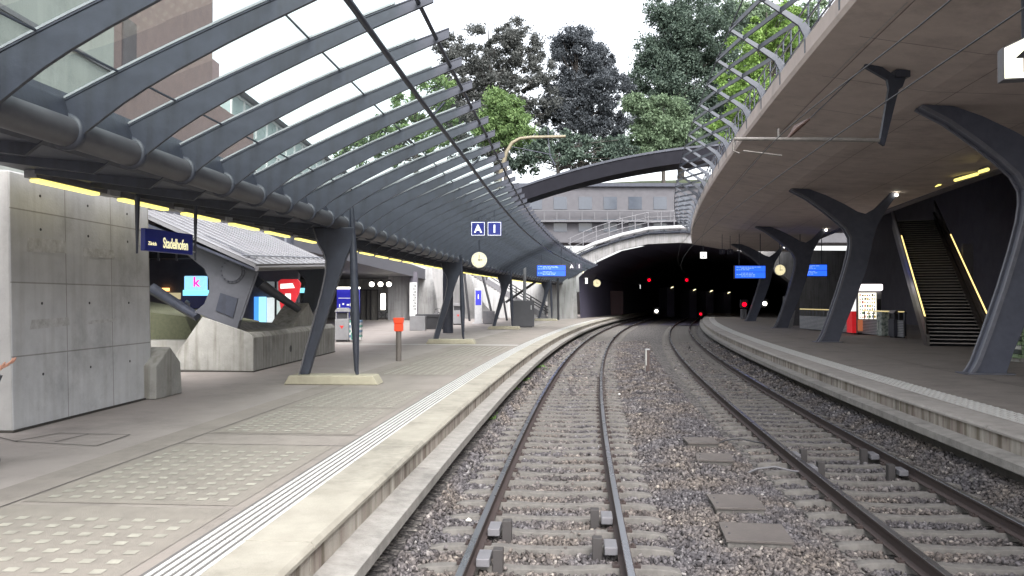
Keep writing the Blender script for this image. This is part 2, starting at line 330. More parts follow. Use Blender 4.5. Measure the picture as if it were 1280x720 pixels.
# platforms
def platform(c, s, edge, width, name_side, mcope, tact):
    ds = rng(-6, 150, 1)
    o = lambda v: s * v
    fl = sweep(c, [(o(edge + .56), PZ - .004), (o(width), PZ - .004)], ds, closed=False)
    tag(fl.build('platform_surface', asph), kind='structure')
    mb = sweep(c, [(o(edge - .02), .06), (o(edge - .02), -.6), (o(edge + .1), -.6), (o(edge + .1), .06), (o(edge - .02), .06)], ds)
    tag(mb.build('platform_footing', mat('footing_dark', (.10, .09, .085), (.06, .055, .05), .9, 6)), kind='structure')
    mb = sweep(c, [(o(edge + .06), .26), (o(edge + .06), -.6), (o(edge + .6), -.6), (o(edge + .6), PZ - .05), (o(edge + .06), PZ - .05)], ds)
    tag(mb.build('platform_base', face_m), kind='structure')
    # coping slabs with joints, face set back under the lip
    mb = MB(); L = 2.0
    for k in range(int(155 / L)):
        a = -6 + k * L + .008; b = a + L - .016; dz = random.uniform(.002, .006)
        sweep(c, [(o(edge + .015), PZ - .012), (o(edge), PZ - .03), (o(edge), PZ - .06), (o(edge + .03), PZ - .065), (o(edge + .03), .27), (o(edge + .56), .27), (o(edge + .56), PZ + dz), (o(edge + .03), PZ + dz)], rng(a, b, 1), mb)
    cs = mb.build('platform_coping', [mcope, face_m])
    for p in cs.data.polygons:
        if abs(p.normal.z) < .5 and p.center.z < PZ - .1: p.material_index = 1
    tag(cs, kind='structure')
    mb = MB()
    for k in range(int(155 / 4)):
        a = -6 + k * 4 + .006; sweep(c, [(o(edge - .27), .272 + random.uniform(-.012, .006)), (o(edge + .045), .285), (o(edge + .045), .02), (o(edge - .25), .13), (o(edge - .27), .15)], rng(a, a + 3.99, 1), mb)
    tag(mb.build('platform_ledge', ledge_m), kind='structure')
platform(c1, -1, 1.72, 5.35, 'left', cope, 0)
platform(c2, 1, 1.9, 22, 'right', cope_r, 1)
# wide paving left of the first strip
sm = MB(); sweep(c1, [(-5.35, PZ - .004), (-42, PZ - .004)], rng(-6, 110, 2), sm, closed=False)
tag(sm.build('platform_paving', mat('concourse_paving', (.305, .272, .257), (.25, .222, .21), .8, 1.2, bump=.15, bscale=120, stain=.26)), kind='structure')
# tactile line left: six white ribs
mb = MB()
for k in range(0, 90):
    a = 1 + k * 1.0
    for j in range(6):
        oo = -2.62 + j * .066; sweep(c1, [(oo, PZ - .003), (oo, PZ + .006), (oo + .036, PZ + .006), (oo + .036, PZ - .003)], rng(a + .012, a + .988, .5), mb)
tag(mb.build('tactile_line', white_p), 'white ribbed guide line along the left platform edge', 'guide line')
bd = sweep(c1, [(-2.66, PZ), (-2.282, PZ)], rng(-5, 95, 1), closed=False)
tag(bd.build('tactile_bed', mat('dark_bed', (.12, .113, .11), None, .85)), kind='structure')
mb = sweep(c2, [(2.50, PZ), (3.05, PZ)], rng(-5, 95, 1), closed=False)
tag(mb.build('tactile_bed_right', mat('tactile_bed_pale', (.50, .48, .46), (.40, .38, .36), .8, 8)), kind='structure')
mb = MB()
for k in range(0, 480):
    d = 8 + k * .12
    for j in range(5):
        p = F(c2, d, 2.56 + j * .11 + (.03 if k % 2 else 0), PZ); mb.box(p.x - .028, p.x + .028, p.y - .03, p.y + .03, PZ, PZ + .007)
tag(mb.build('tactile_studs', white_p), 'white studded warning strip along the right platform edge', 'guide line')
# seams in the platform surfaces
mb = MB()
def seam(c, d0, o0, d1, o1, wd=.018):
    a = F(c, d0, o0, PZ + .002); b = F(c, d1, o1, PZ + .002); nrm = (b - a).cross(Vector((0, 0, 1))).normalized() * wd * .5
    mb.add([a - nrm, a + nrm, b + nrm, b - nrm], [(0, 1, 2, 3)])
for i in range(4, 34): seam(c1, i * 1.0 - .5, -4.86, i + .5, -4.86)
for d in (5, 9.95, 10.7, 16.3, 19.2, 25.4, 31.5): seam(c1, d, -2.66, d, -4.86)
for d in (8.5, 12.6, 16.2, 20.5, 25, 32, 40, 50): seam(c2, d, 3.05, d, 11)
for i in range(6, 55): seam(c2, i, 5.2, i + 1, 5.2)
def seamp(a, b, wd=.022):
    a = GR(*a); b = GR(*b); a.z = b.z = PZ + .003; nrm = (b - a).cross(Vector((0, 0, 1))).normalized() * wd * .5; mb.add([a - nrm, a + nrm, b + nrm, b - nrm], [(0, 1, 2, 3)])
for a, b in (((20, 551), (75, 541)), ((75, 541), (164, 543)), ((164, 543), (122, 557)), ((122, 557), (20, 551)), ((70, 552), (112, 542)), ((0, 546), (24, 552))): seamp(a, b)
tag(mb.build('paving_seams', mat('seam_dark', (.09, .08, .075), None, .9)), kind='structure')
mb = MB(); p = [F(c1, 32.2, o, PZ + .003) for o in (-2.7, -14)]; q = [F(c1, 32.6, o, PZ + .003) for o in (-2.7, -14)]
mb.add([p[0], p[1], q[1], q[0]], [(0, 1, 2, 3)]); tag(mb.build('pale_joint', white_p), kind='structure')
# glass block pavement lights
gb_m = mat('glass_block', (.41, .395, .34), (.24, .228, .20), .4, 5); pan_m = mat('panel_concrete', (.228, .206, .18), (.188, .170, .150), .85, 4, bump=.2, bscale=100, stain=.12)
panels = [(3.2, 6.9, 'nearest'), (7.0, 9.88, 'second nearest'), (10.8, 13.35, 'third nearest'), (13.42, 16.2, 'fourth nearest'), (19.4, 22.2, 'fifth nearest'), (22.3, 25.2, 'sixth nearest'), (26, 31, 'farthest')]
for a, b, nm in panels:
    mid = F(c1, (a + b) / 2, -3.78, PZ); t = thing('pavement_light', 'grid of small glass blocks set in the left platform, ' + nm + ' of the grids', 'pavement light', mid, 0, 'glass block grids in the left platform')
    mb = sweep(c1, [(-2.78, PZ + .001), (-4.8, PZ + .001)], rng(a, b, 1), closed=False); mb.v = [tuple(Vector(v) - mid) for v in mb.v]; ny = int((b - a - .25) / .205)
    for i in range(ny):
        for j in range(9):
            p = F(c1, a + .2 + i * .205, -2.98 - j * .205, PZ) - mid; r = .046
            mb.add([(p.x - r, p.y - r, .0045), (p.x + r, p.y - r, .0045), (p.x + r, p.y + r, .0045), (p.x - r, p.y + r, .0045)], [(0, 1, 2, 3)], 1)
    mb.build('panel', [pan_m, gb_m], t)

# rail blocks, boards, marker post, litter
def railblock(c, d, side, lab):
    s = -1 if side > 0 else 1
    t = thing('rail_block', lab, 'rail block', F(c, d, side * .7525, -.165), -ang(c, d), 'dark blocks clamped inside the rails')
    MB().box(s * .07 if s > 0 else -.20, .20 if s > 0 else -.07, -.15, .15, .02, .10).build('block', grey_m, t, bevel=.008)
    MB().box(*(sorted((s * .22, s * .32))), -.06, .06, -.08, .16).build('upright', mat('dark_rubber', (.05, .045, .045), None, .7), t, bevel=.006)
for c, d, s, lab in ((c1, 8.75, -1, 'dark block inside the left rail of the left track, the farther one'), (c1, 7.75, -1, 'dark block inside the left rail of the left track, the nearer one'),
                (c1, 9.3, 1, 'dark block inside the right rail of the left track, the farther one'), (c1, 8.2, 1, 'dark block inside the right rail of the left track, the nearer one'),
                (c2, 13.0, 1, 'dark block inside the right rail of the right track, the farther one'), (c2, 11.8, 1, 'dark block inside the right rail of the right track, the nearer one'),
                (c2, 12.9, -1, 'dark block inside the left rail of the right track, the farther one'), (c2, 11.9, -1, 'dark block inside the left rail of the right track, the nearer one')):
    railblock(c, d, s, lab)
for px, py, wx, wy, rz, lab in ((875, 549.5, .54, .58, .05, 'smallest flat brown cover on the ballast, farthest of four'), (892, 570, .56, .58, -.10, 'flat brown cover on the ballast, second farthest of four'),
                            (918, 625, .60, .66, .0, 'flat brown cover with raised rim, second nearest of four on the ballast'), (942, 663, .68, .68, -.06, 'largest flat brown cover on the ballast, nearest of four')):
    p = GR(px, py, -.08); t = thing('cable_pit_cover', lab, 'cover', (p.x, p.y, -.16), -ang(c1, p.y) + rz, 'flat covers on the ballast between the tracks')
    MB().box(-wx / 2 + .02, wx / 2 - .02, -wy / 2 + .02, wy / 2 - .02, -.1, .05).build('pit_rim', sleeper_m, t)
    MB().box(-wx / 2, wx / 2, -wy / 2, wy / 2, .05, .08).build('lid', wood_p, t, bevel=.006)
    hb = MB()
    for yy in (-.12, .12): hb.tube([(-wx / 2 + .06, yy, .08), (-wx / 2 + .06, yy, .088)], .014, 8)
    hb.build('bolt', rail_top, t)
p = GR(809, 466, -.17); t = thing('marker_post', 'short grey marker post with pale front standing in the ballast', 'post', (p.x, p.y, -.2), 0)
MB().box(-.07, .07, -.05, .06, -.2, .84).build('post', mat('marker_brown', (.10, .075, .07), None, .8), t, bevel=.005); MB().box(-.075, -.071, -.05, .06, .05, .84).box(-.065, -.03, -.056, -.05, .3, .84).build('plate', white_p, t); MB().box(-.075, .075, -.055, .065, .84, .88).build('cap', lgrey, t)
for px, py, lab, cc in ((1228, 594, 'crumpled pale blue plastic bottle on ballast by the right rail', (.35, .6, .62)), (774, 494, 'small scrap of white paper on the ballast right of the left track', (.75, .75, .75)),
                    (586, 653, 'tiny white scrap on the ballast beside the left rail', (.7, .68, .62))):
    p = GR(px, py, -.16); mb = MB(); mb.tube([(-.09, 0, 0), (-.05, .01, .01), (.02, -.01, .005), (.07, .01, .012), (.10, .015, .015)] if 'bottle' in lab else [(-.03, 0, 0), (0, .01, .01), (.03, 0, .0)], [.03, .036, .028, .034, .012] if 'bottle' in lab else [.01, .025, .012], 8)
    tag(mb.build('plastic_bottle' if 'bottle' in lab else 'paper_scrap', mat('litter' + str(px), cc, None, .4), loc=(p.x, p.y, -.13)), lab, 'litter')
# cable loops on the ballast
for px, py, lab in ((925, 552, 'black cable loop bent out of the ballast by the farther cover'), (968, 588, 'grey cable lying curved on the ballast beside the right track')):
    p = GR(px, py, -.15); mb = MB(); mb.tube([(-.45, -.05, -.03), (-.25, .06, .02), (0, .02, .06), (.2, -.06, .02), (.5, -.02, -.03)], .014, 7)
    tag(mb.build('cable', blk if 'black' in lab else grey_m, loc=(p.x, p.y, -.15)), lab, 'cable')
# weed tuft
def leaf_mesh(name, centers, radii, nleaf, size, m_, loc=(0, 0, 0), parent=None, up=0):
    cs = np.array(centers, float); rs = np.array(radii, float); idx = RNG.integers(0, len(cs), nleaf)
    v = RNG.normal(size=(nleaf, 3)) * .66
    C = cs[idx] + v * rs[idx]
    a = RNG.normal(size=(nleaf, 3)); a /= np.linalg.norm(a, axis=1, keepdims=True); b = np.cross(a, RNG.normal(size=(nleaf, 3))); b /= np.linalg.norm(b, axis=1, keepdims=True)
    s = size * RNG.uniform(.5, 1.2, (nleaf, 1)); a = a * s; b = b * s * .55
    V = np.stack([C - a, C + b * .9 - a * .1, C + a, C - b], 1)
    me = bpy.data.meshes.new(name); me.vertices.add(nleaf * 4); me.vertices.foreach_set('co', V.reshape(-1).astype(np.float32))
    me.loops.add(nleaf * 4); me.loops.foreach_set('vertex_index', np.arange(nleaf * 4, dtype=np.int32)); me.polygons.add(nleaf)
    me.polygons.foreach_set('loop_start', (np.arange(nleaf) * 4).astype(np.int32)); me.update(calc_edges=True); me.validate(); me.materials.append(m_)
    o = bpy.data.objects.new(name, me); COL.objects.link(o); o.location = loc
    if parent: o.parent = parent
    return o
leaf_g = leafmat('leaf_weed', (.05, .11, .025), (.12, .22, .05))
for px, py, lab in ((651, 480, 'small green weed tuft growing in ballast by the left platform'), (640, 492, 'very small weed beside the larger tuft by the left platform'), (606, 531, 'small weed nearer to the camera under the left platform ledge'), (672, 463, 'low weed farthest along the left platform ledge')):
    p = GR(px, py, -.2); tag(leaf_mesh('weed', [(0, 0, .08), (.15, .1, .05), (-.12, .2, .04)], [(.14, .2, .09)] * 3, 500 if px > 645 else 160, .05, leaf_g, (p.x, p.y, -.2)), lab, 'weed')

# ================================================================== left glass canopy
TO = -4.95; TZ = 4.13
def ribtop(x): return .10 + .51 * (x + .45) - .021 * (x + .45) ** 2
def ribdepth(x): return np.interp(x, [-.45, -.2, 0, .12, .25, .4, .6, .85, 1.2, 1.7, 2.5, 3.6], [.05, .16, .36, .46, .42, .38, .33, .29, .255, .22, .175, .115])
can = thing('glass_canopy', 'long glass canopy of curved dark steel ribs on a steel tube over the left platform', 'canopy', F(c3, 10, TO, TZ))
base = can.location
def rel(mb): mb.v = [tuple(Vector(v) - base) for v in mb.v]; return mb
mb = MB(); mb.tube([F(c3, d, TO, TZ) for d in rng(1, 82, 1)], .155, 20); rel(mb).build('torsion_tube', mat('tube_steel', (.085, .085, .095), (.06, .06, .07), .5, 4, stain=.15), can)
rb = MB(); xs = [-.45, -.25, 0, .12, .25, .4, .6, .85, 1.2, 1.7, 2.1, 2.7, 3.15, 3.5, 3.6]
poly = [(x, ribtop(x)) for x in xs] + [(x, ribtop(x) - ribdepth(x)) for x in reversed(xs)]
rb.prism(poly, -.02, .02, 'y')
fl = []
for i in range(len(xs) - 1):
    a, b = xs[i], xs[i + 1]; za, zb = ribtop(a), ribtop(b)
    rb.add([(a, -.03, za), (a, .03, za), (b, .03, zb), (b, -.03, zb), (a, -.03, za + .015), (a, .03, za + .015), (b, .03, zb + .015), (b, -.03, zb + .015)], [(0, 1, 2, 3), (4, 7, 6, 5), (0, 4, 5, 1), (3, 2, 6, 7), (0, 3, 7, 4), (1, 5, 6, 2)], 0)
    if b < 3.4: rb.add([(a, -.024, za + .03), (a, .024, za + .03), (b, .024, zb + .03), (b, -.024, zb + .03), (a, -.024, za + .055), (a, .024, za + .055), (b, .024, zb + .055), (b, -.024, zb + .055)], [(0, 1, 2, 3), (4, 7, 6, 5), (0, 4, 5, 1), (3, 2, 6, 7), (0, 3, 7, 4), (1, 5, 6, 2)], 1)
K = 20
for yy, r0, r1 in ((-.07, .226, .29), (.07, .226, .29)):
    pass
vs = []; 
for k in range(K):
    a = 2 * math.pi * k / K; 
    for r_, y_ in ((.15, -.045), (.19, -.04), (.19, .04), (.15, .045)): vs.append((r_ * math.cos(a), y_, r_ * math.sin(a)))
rb.add(vs, [(k * 4 + j, k * 4 + j + 1, ((k + 1) % K) * 4 + j + 1, ((k + 1) % K) * 4 + j) for k in range(K) for j in range(3)], 0, True)
BAY = 1.25; rds = [2.85 + BAY * k for k in range(62)]
r0 = None
for d in rds:
    p = F(c3, d, TO, TZ) - base; a = -ang(c3, d)
    if r0 is None: r0 = o = rb.build('rib', [steel, steel_edge], can, loc=p, rotz=a)
    else: o = r0.copy(); COL.objects.link(o); o.location = p; o.rotation_euler = (0, 0, a)
gm = MB(); gx = [-.9, -.45, .4, 1.3, 2.2, 2.8, 3.22]
for x0, x1 in zip(gx, gx[1:]):
    zf = lambda x: ribtop(max(x, -.45)) + .022 - (.25 * (-.45 - x) if x < -.45 else 0)
    gm.add([(x0, -BAY / 2 + .03, zf(x0)), (x1, -BAY / 2 + .03, zf(x1)), (x1, BAY / 2 - .03, zf(x1)), (x0, BAY / 2 - .03, zf(x0))], [(0, 1, 2, 3)])
for xj in (.55, 2.15):
    z = ribtop(xj) + .012; gm.box(xj - .008, xj + .008, -BAY / 2 + .03, BAY / 2 - .03, z, z + .02, 1)
g0 = None
for d in rds[:-1]:
    d += BAY / 2; p = F(c3, d, TO, TZ) - base; a = -ang(c3, d)
    if g0 is None: g0 = o = gm.build('glass_pane', [glass, steel], can, loc=p, rotz=a)
    else: o = g0.copy(); COL.objects.link(o); o.location = p; o.rotation_euler = (0, 0, a)
mb = MB(); mb.tube([F(c3, d, TO + 3.43, TZ + ribtop(3.4) - .05) for d in rng(2, 80, 1)], .028, 8); rel(mb).build('edge_tube', steel, can)
mb = MB(); mb.tube([F(c3, d, TO + 2.95, TZ + 1.27) for d in rng(2, 80, 1)], .038, 8)
rel(mb).build('drain_pipe', steel, can)
mb = MB()
for d in rds[::4]: mb.tube([F(c3, d, TO + 2.95, TZ + 1.27), F(c3, d, TO + 3.15, TZ + ribtop(2.95) - .1)], .02, 6)
rel(mb).build('pipe_hanger', steel, can)
# soffit deck between tube and piers
mb = sweep(c3, [(-4.9, TZ + .12), (-5.25, TZ - .12), (-7.4, TZ + .08), (-7.4, TZ + .42), (-5.0, TZ + .42)], rng(-4, 84, 1)); rel(mb).build('soffit', steel, can)
for d in rds:
    p = F(c3, d, 0, 0); MB().prism([(-5.1, TZ - .02), (-5.4, TZ - .24), (-7.0, TZ - .02), (-7.0, TZ + .1)], -.025, .025, 'y').build('soffit_bracket', steel, can, loc=p - base, rotz=-ang(c3, d))
# lamps strip under soffit
lamp_lab = 'yellow tube lamp in a grey housing under the left soffit, '
lamps = [10.5 + 2.12 * k for k in range(33)]
for i, d in enumerate(lamps):
    t = thing('tube_lamp', 'yellow tube lamp under the left soffit, number %d from the camera' % (i + 1), 'lamp', F(c3, d, -7.2, TZ - .02), -ang(c3, d + 1), 'tube lamps in a row under the left soffit')
    MB().box(-.09, .09, .02, 1.72, -.02, .1).build('housing', grey_m, t); MB().box(-.07, .08, .10, 1.55, -.07, -.022).build('tube', lamp_y, t, bevel=.015)
    MB().box(-.12, .10, 1.78, 2.08, -.03, .1).build('joint_box', lgrey, t)

def column(d, lab):
    t = thing('canopy_column', lab, 'column', F(c3, d, -5.0, PZ), -ang(c3, d), 'slanted steel columns carrying the left canopy')
    pl = MB().prism([(-1.05, 0), (1.05, 0), (.93, .2), (-.93, .2)], -.28, .28, 'y'); pl.build('plinth', mat('column_plinth', (.36, .33, .25), (.29, .265, .205), .85, 5, bump=.2), t, bevel=.02)
    H = TZ - PZ; q = [(-.66, .2, .10), (-.52, .7, .11), (-.31, 1.4, .125), (-.13, 2.0, .14), (-.01, 2.45, .165), (.04, 2.72, .21), (.05, 2.9, .28), (.03, 3.08, .37), (0, H - .12, .46)]
    ly = .10; mb = MB(); left = [(x - w_, z) for x, z, w_ in q]; right = [(x + w_, z) for x, z, w_ in q]
    mb.prism(left + right[::-1], -.07, .07, 'y'); mb.build('leg', steel, t, bevel=.02)
    mb = MB()
    for (a, b) in zip(left, left[1:]):
        mb.add([(a[0] - .012, -.12, a[1]), (a[0] - .012, .12, a[1]), (b[0] - .012, .12, b[1]), (b[0] - .012, -.12, b[1]), (a[0] + .012, -.12, a[1]), (a[0] + .012, .12, a[1]), (b[0] + .012, .12, b[1]), (b[0] + .012, -.12, b[1])], [(0, 1, 2, 3), (4, 7, 6, 5), (0, 4, 5, 1), (3, 2, 6, 7), (0, 3, 7, 4), (1, 5, 6, 2)])
    mb.build('leg_flange', grey_m, t)
    MB().tube([(.52, 0, .2), (.50, 0, .3), (.47, 0, 1.5), (.42, 0, 3.0), (.38, 0, H + .35)], [.035, .05, .105, .08, .045], 12).build('strut', steel, t)
for d, lab in ((17.4, 'nearest slanted steel column on a beige plinth, left platform'), (33.4, 'second nearest slanted steel column on the left platform'), (49.8, 'third slanted steel column on the left platform, beside the dark box'), (70, 'farthest slanted steel column on the left platform, near the portal')):
    column(d, lab)

# ================================================================== left: piers, sign, station structure
def pier(d0, d1, lab, wedge=True, o0=-7.35, depth=2.2):
    t = thing('concrete_pier', lab, 'pier', (-6.97, 11.2, PZ), -math.atan2(.15, 3.96)); L = d1 - d0
    MB().prism([(-depth, -.02), (0, -.02), (-.10, 3.68), (-depth, 3.68)], 0, L, 'y').build('shaft', conc, t, bevel=.025)
    if wedge:
        MB().prism([(L - .3, 0), (L + .78, 0), (L + .7, .62), (L + .25, .95), (L - .3, .62)], -.6, .22, 'x').build('foot_block', conc2, t, bevel=.02)
    mb = MB().box(-.25, .03, -.03, L + .05, 0, .03); mb.build('base_joint', mat('dark_joint', (.05, .045, .04), None, .9), t)
    mb = MB()
    for yy in np.arange(.7, L, 1.25):
        for zz in (.75, 1.8, 2.9, 3.4): mb.tube([(-.04 - zz * .027, yy, zz), (.004 - zz * .027, yy, zz)], .022, 8)
    mb.build('formwork_hole', blk, t)
    for (y0, y1, z0, z1) in ((.35, 1.35, 2.55, 2.78), (1.75, 2.75, 2.55, 2.72), (.4, 1.4, 1.42, 1.58), (1.85, 2.8, 1.45, 1.53)):
        xx = lambda z: .004 - (z + .02) * .0270
        MB().add([(xx(z0), y0, z0), (xx(z0), y1, z0 + .03), (xx(z1), y1 - .04, z1), (xx(z1), y0 + .05, z1 - .02)], [(0, 1, 2, 3)]).build('rough_patch', mat('patch_concrete', (.56, .56, .57), (.36, .355, .35), .9, 9, bump=.5, bscale=30), t)
pier(11.2, 15.2, 'big pale concrete pier with formwork marks at left of the platform')
# station name sign
p = F(c1, 12.2, -5.55, PZ)
sg = PX(178, 299, 12.0); sg2 = PX(238, 301, 13.2)
dirv = (sg2 - sg); rz = math.atan2(dirv.y, dirv.x)
t = thing('station_sign', 'long blue sign reading Zürich Stadelhofen hanging left beside the pier', 'sign', (sg.x, sg.y, sg.z), rz); Ln = dirv.length
MB().box(0, Ln, -.04, .04, -.17, .17).build('board', blue_s, t, bevel=.01)
textmesh('Zürich', .075, onface(.17, -.043, -.055), 'lettering', yel_s, t, .002)
textmesh('Stadelhofen', .225, onface(Ln * .62, -.043, -.03), 'lettering', yel_s, t, .002, sx=.62)
mb = MB()
for x in (-.13, Ln + .13):
    for z in (-.11, .11): mb.tube([(x, 0, z), (x * .5 + (Ln * .5 if x > 0 else 0), 0, z)], .012, 6)
mb.build('bracket', lgrey, t)
for x in (-.13, Ln + .13): MB().tube([(x, 0, -.22 if x < 0 else -.25), (x, 0, .62 if x < 0 else 1.0)], [.015, .04], 8).build('hanger', steel, t)

# underpass entrance: concrete plinth, leaning steel arm, zinc roof
A = GR(317, 465); B = GR(419, 440); dv = (B - A); L = dv.length; rz = math.atan2(dv.y, dv.x) - R(90)
t = thing('entrance_plinth', 'long low concrete plinth with a pointed end below the zinc roof', 'plinth', A, rz)
mb = MB(); top = 1.0
vs = [(0, 0, 0), (-2.4, .35, 0), (-2.4, L, 0), (0, L, 0), (0, 0, top - .12), (0, L, top - .12), (-.12, 0.02, top), (-.12, L, top), (-1.45, .25, 1.42), (-1.5, 1.6, 1.3), (-2.4, 1.6, .55), (-2.3, .4, .3), (-1.0, 1.9, top), (-1.0, L, top), (-2.4, L, .5)]
fs = [(0, 1, 11, 8, 6, 4), (0, 4, 5, 3), (4, 6, 7, 5), (6, 8, 9, 12), (6, 12, 13, 7), (8, 11, 10, 9), (12, 9, 10, 14, 13), (3, 5, 7, 13, 14, 2), (1, 2, 14, 10, 11)]
mb.add(vs, fs); mb.build('block', conc2, t, bevel=.02)
MB().tube([(.005, 3.0, .42), (-.05, 3.0, .42)], .1, 14).build('drain_hole', blk, t)
MB().prism([(L - 3.3, .9), (L - .5, .9), (L - .6, 1.1), (L - 1.5, 1.75), (L - 2.2, 1.45)], -1.3, -.5, 'x').build('block_end', conc2, t, bevel=.02)
MB().box(-2.4, .012, -.02, L, 0, .03).build('base_joint', MATS['dark_joint'], t)
def arm(dd, lab, q=1):
    # leaning steel arm that carries the zinc roof
    t = thing('steel_arm', lab, 'steel arm', PX(297, 413, dd), 0, 'leaning steel arms of the underpass entrance'); P0 = t.location.copy()
    loc2 = lambda px, py: (Vector(((px - 640) / 1000 * dd, 0, CAMZ + (375 - py) / 1000 * dd)) - Vector((P0.x, 0, P0.z)))
    pts = [(297, 413), (301, 400), (324, 333), (318, 322), (262, 296), (240, 290), (196, 276), (196, 292), (226, 312), (256, 336), (262, 350), (262, 365), (256, 380), (244, 390)]
    pl = [(loc2(*p_).x, loc2(*p_).z) for p_ in pts]
    MB().prism(pl, -.06, .12, 'y').build('arm_plate', steel_l if False else mat('arm_steel', (.085, .088, .105), (.065, .068, .082), .5, 3, stain=.2), t, bevel=.015)
    c = loc2(292, 339); MB().tube([(c.x, -.06, c.z), (c.x, -.14, c.z)], .26, 22).tube([(c.x, -.06, c.z), (c.x, -.10, c.z)], .31, 22).build('pivot_disc', MATS['arm_steel'], t)
    mb = MB()
    for k in range(16):
        a = k * math.pi / 8; mb.tube([(c.x + .285 * math.cos(a), -.1, c.z + .285 * math.sin(a)), (c.x + .285 * math.cos(a), -.125, c.z + .285 * math.sin(a))], .02, 6)
    mb.build('bolt_ring', steel, t)
    q_ = [loc2(*p_) for p_ in ((277, 366), (299, 373), (293, 397), (271, 388))]; MB().prism([(v.x, v.z) for v in q_], -.09, -.061, 'y').build('access_plate', steel, t)
    e = [loc2(*p_) for p_ in ((324, 333), (301, 400))]
    MB().tube([(e[0].x, 0, e[0].z), (e[1].x, 0, e[1].z)], .03, 6).build('arm_edge', steel_l, t)
arm(20.9, 'broad leaning grey steel arm with a round bolted disc on the plinth')
# struts along the parapet: long thin dark beams
for a, b, lab in (((190, 361, 22), (247, 396, 21.3), 'slim dark sloping beam running down to the plinth tip, left of the steel arm'), ((322, 352, 21.5), (372, 386, 26), 'slim dark sloping beam behind the plinth, right of the steel arm')):
    p, q = PX(*a), PX(*b); mb = MB(); mb.tube([Vector((0, 0, 0)), q - p], [.17, .13], 4); tag(mb.build('sloping_beam', steel, loc=p), lab, 'beam')
# second arm silhouette at the far end
p0 = PX(385, 398, 28.2); t = thing('steel_arm', 'dark steel arm carrying the far end of the zinc roof', 'steel arm', p0, 0, 'leaning steel arms of the underpass entrance')
f2 = lambda px, py: ((px - 385) / 1000 * 28.2, (398 - py) / 1000 * 28.2)
MB().prism([f2(388, 398), f2(372, 388), f2(380, 372), f2(383, 352), f2(372, 338), f2(350, 333), f2(416, 333), f2(404, 372)], -.08, .1, 'y').build('arm_plate', steel, t, bevel=.01)
# zinc roof
A = Vector((-6.52, 20.4, 3.32)); B = Vector((-6.36, 28.2, 3.70)); C = Vector((-9.15, 28.2, 4.93)); D = Vector((-9.6, 20.0, 4.75))
t = thing('zinc_roof', 'sloping pale zinc roof over the underpass entrance', 'roof', A)
def quadslab(mb, P, th, m=0):
    nrm = (P[1] - P[0]).cross(P[3] - P[0]).normalized()
    if nrm.z < 0: nrm = -nrm
    vs = [p for p in P] + [p - nrm * th for p in P]; mb.add(vs, [(0, 1, 2, 3), (7, 6, 5, 4), (0, 4, 5, 1), (1, 5, 6, 2), (2, 6, 7, 3), (3, 7, 4, 0)], m); return nrm
P = [A - A, B - A, C - A, D - A]; mb = MB(); nr = quadslab(mb, P, .10); mb.build('roof_sheet', zinc, t)
mb = MB()
for k in range(0, 15):
    u = k / 14; a = P[0].lerp(P[1], u); b = P[3].lerp(P[2], u); mb.tube([a + nr * .012, b + nr * .012], .016, 4)
mb.build('standing_seam', zinc, t)
mb = MB(); mb.tube([P[0].lerp(P[3], .12) + nr * .05, P[1].lerp(P[2], .12) + nr * .05], .02, 6); mb.build('snow_guard', steel_l, t)
mb = MB(); mb.tube([P[0] - Vector((0, 0, .12)), P[1] - Vector((0, 0, .12))], .07, 8); mb.build('gutter', grey_m, t)
mb = MB(); quadslab(mb, [P[0] + Vector((-.02, 0, -.12)), P[1] + Vector((-.02, 0, -.12)), P[2] + Vector((0, 0, -.25)), P[3] + Vector((0, 0, -.25))], .06); mb.build('roof_lining', steel, t)
# grass bank and low wall behind pier
mb = MB(); mb.add([(-15.5, 24, .5), (-9.2, 24, .5), (-9.2, 31, .5), (-15.5, 31, .5), (-15.5, 24, 2.6), (-9.8, 24, 1.9), (-9.8, 31, 1.6), (-15.5, 31, 2.6)], [(4, 5, 6, 7), (0, 1, 5, 4), (1, 2, 6, 5), (2, 3, 7, 6), (3, 0, 4, 7)])
tag(mb.build('grass_bank', mat('grass_green', (.11, .115, .07), (.07, .075, .045), .9, 12, bump=.6, bscale=60)), kind='structure')
mb = MB().box(-15.5, -8.6, 22.7, 23.3, .5, 1.25); tag(mb.build('low_wall', conc2, bevel=.02), 'low weathered concrete wall in front of the grass bank', 'wall')

# ================================================================== left back: deck, shops, hall walls
tb = thing('station_building', 'long dim station building with shops behind the left platform', 'building', (-16, 44, PZ))
def wb(name, m_, *b, **k): return MB().box(b[0] + 16, b[1] + 16, b[2] - 44, b[3] - 44, b[4] - PZ, b[5] - PZ, 0).build(name, m_, tb, **k)
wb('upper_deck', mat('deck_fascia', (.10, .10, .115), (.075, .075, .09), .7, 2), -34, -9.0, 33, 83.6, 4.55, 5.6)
wb('upper_deck', MATS['deck_fascia'], -34, -12.1, 24.2, 32.59, 4.55, 5.6)
wb('deck_edge', steel, -34, -9.0, 32.6, 32.98, 4.1, 5.7)
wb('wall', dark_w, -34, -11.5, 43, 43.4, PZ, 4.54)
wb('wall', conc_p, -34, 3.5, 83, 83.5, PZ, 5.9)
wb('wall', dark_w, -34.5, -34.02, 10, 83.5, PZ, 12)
mb = MB()
for k in range(34): mb.box(.3 + k * .74 - 18, .38 + k * .74 - 18, -11.41, -11.36, 3.45, 5.15)
mb.build('fascia_rib', steel_l, tb)
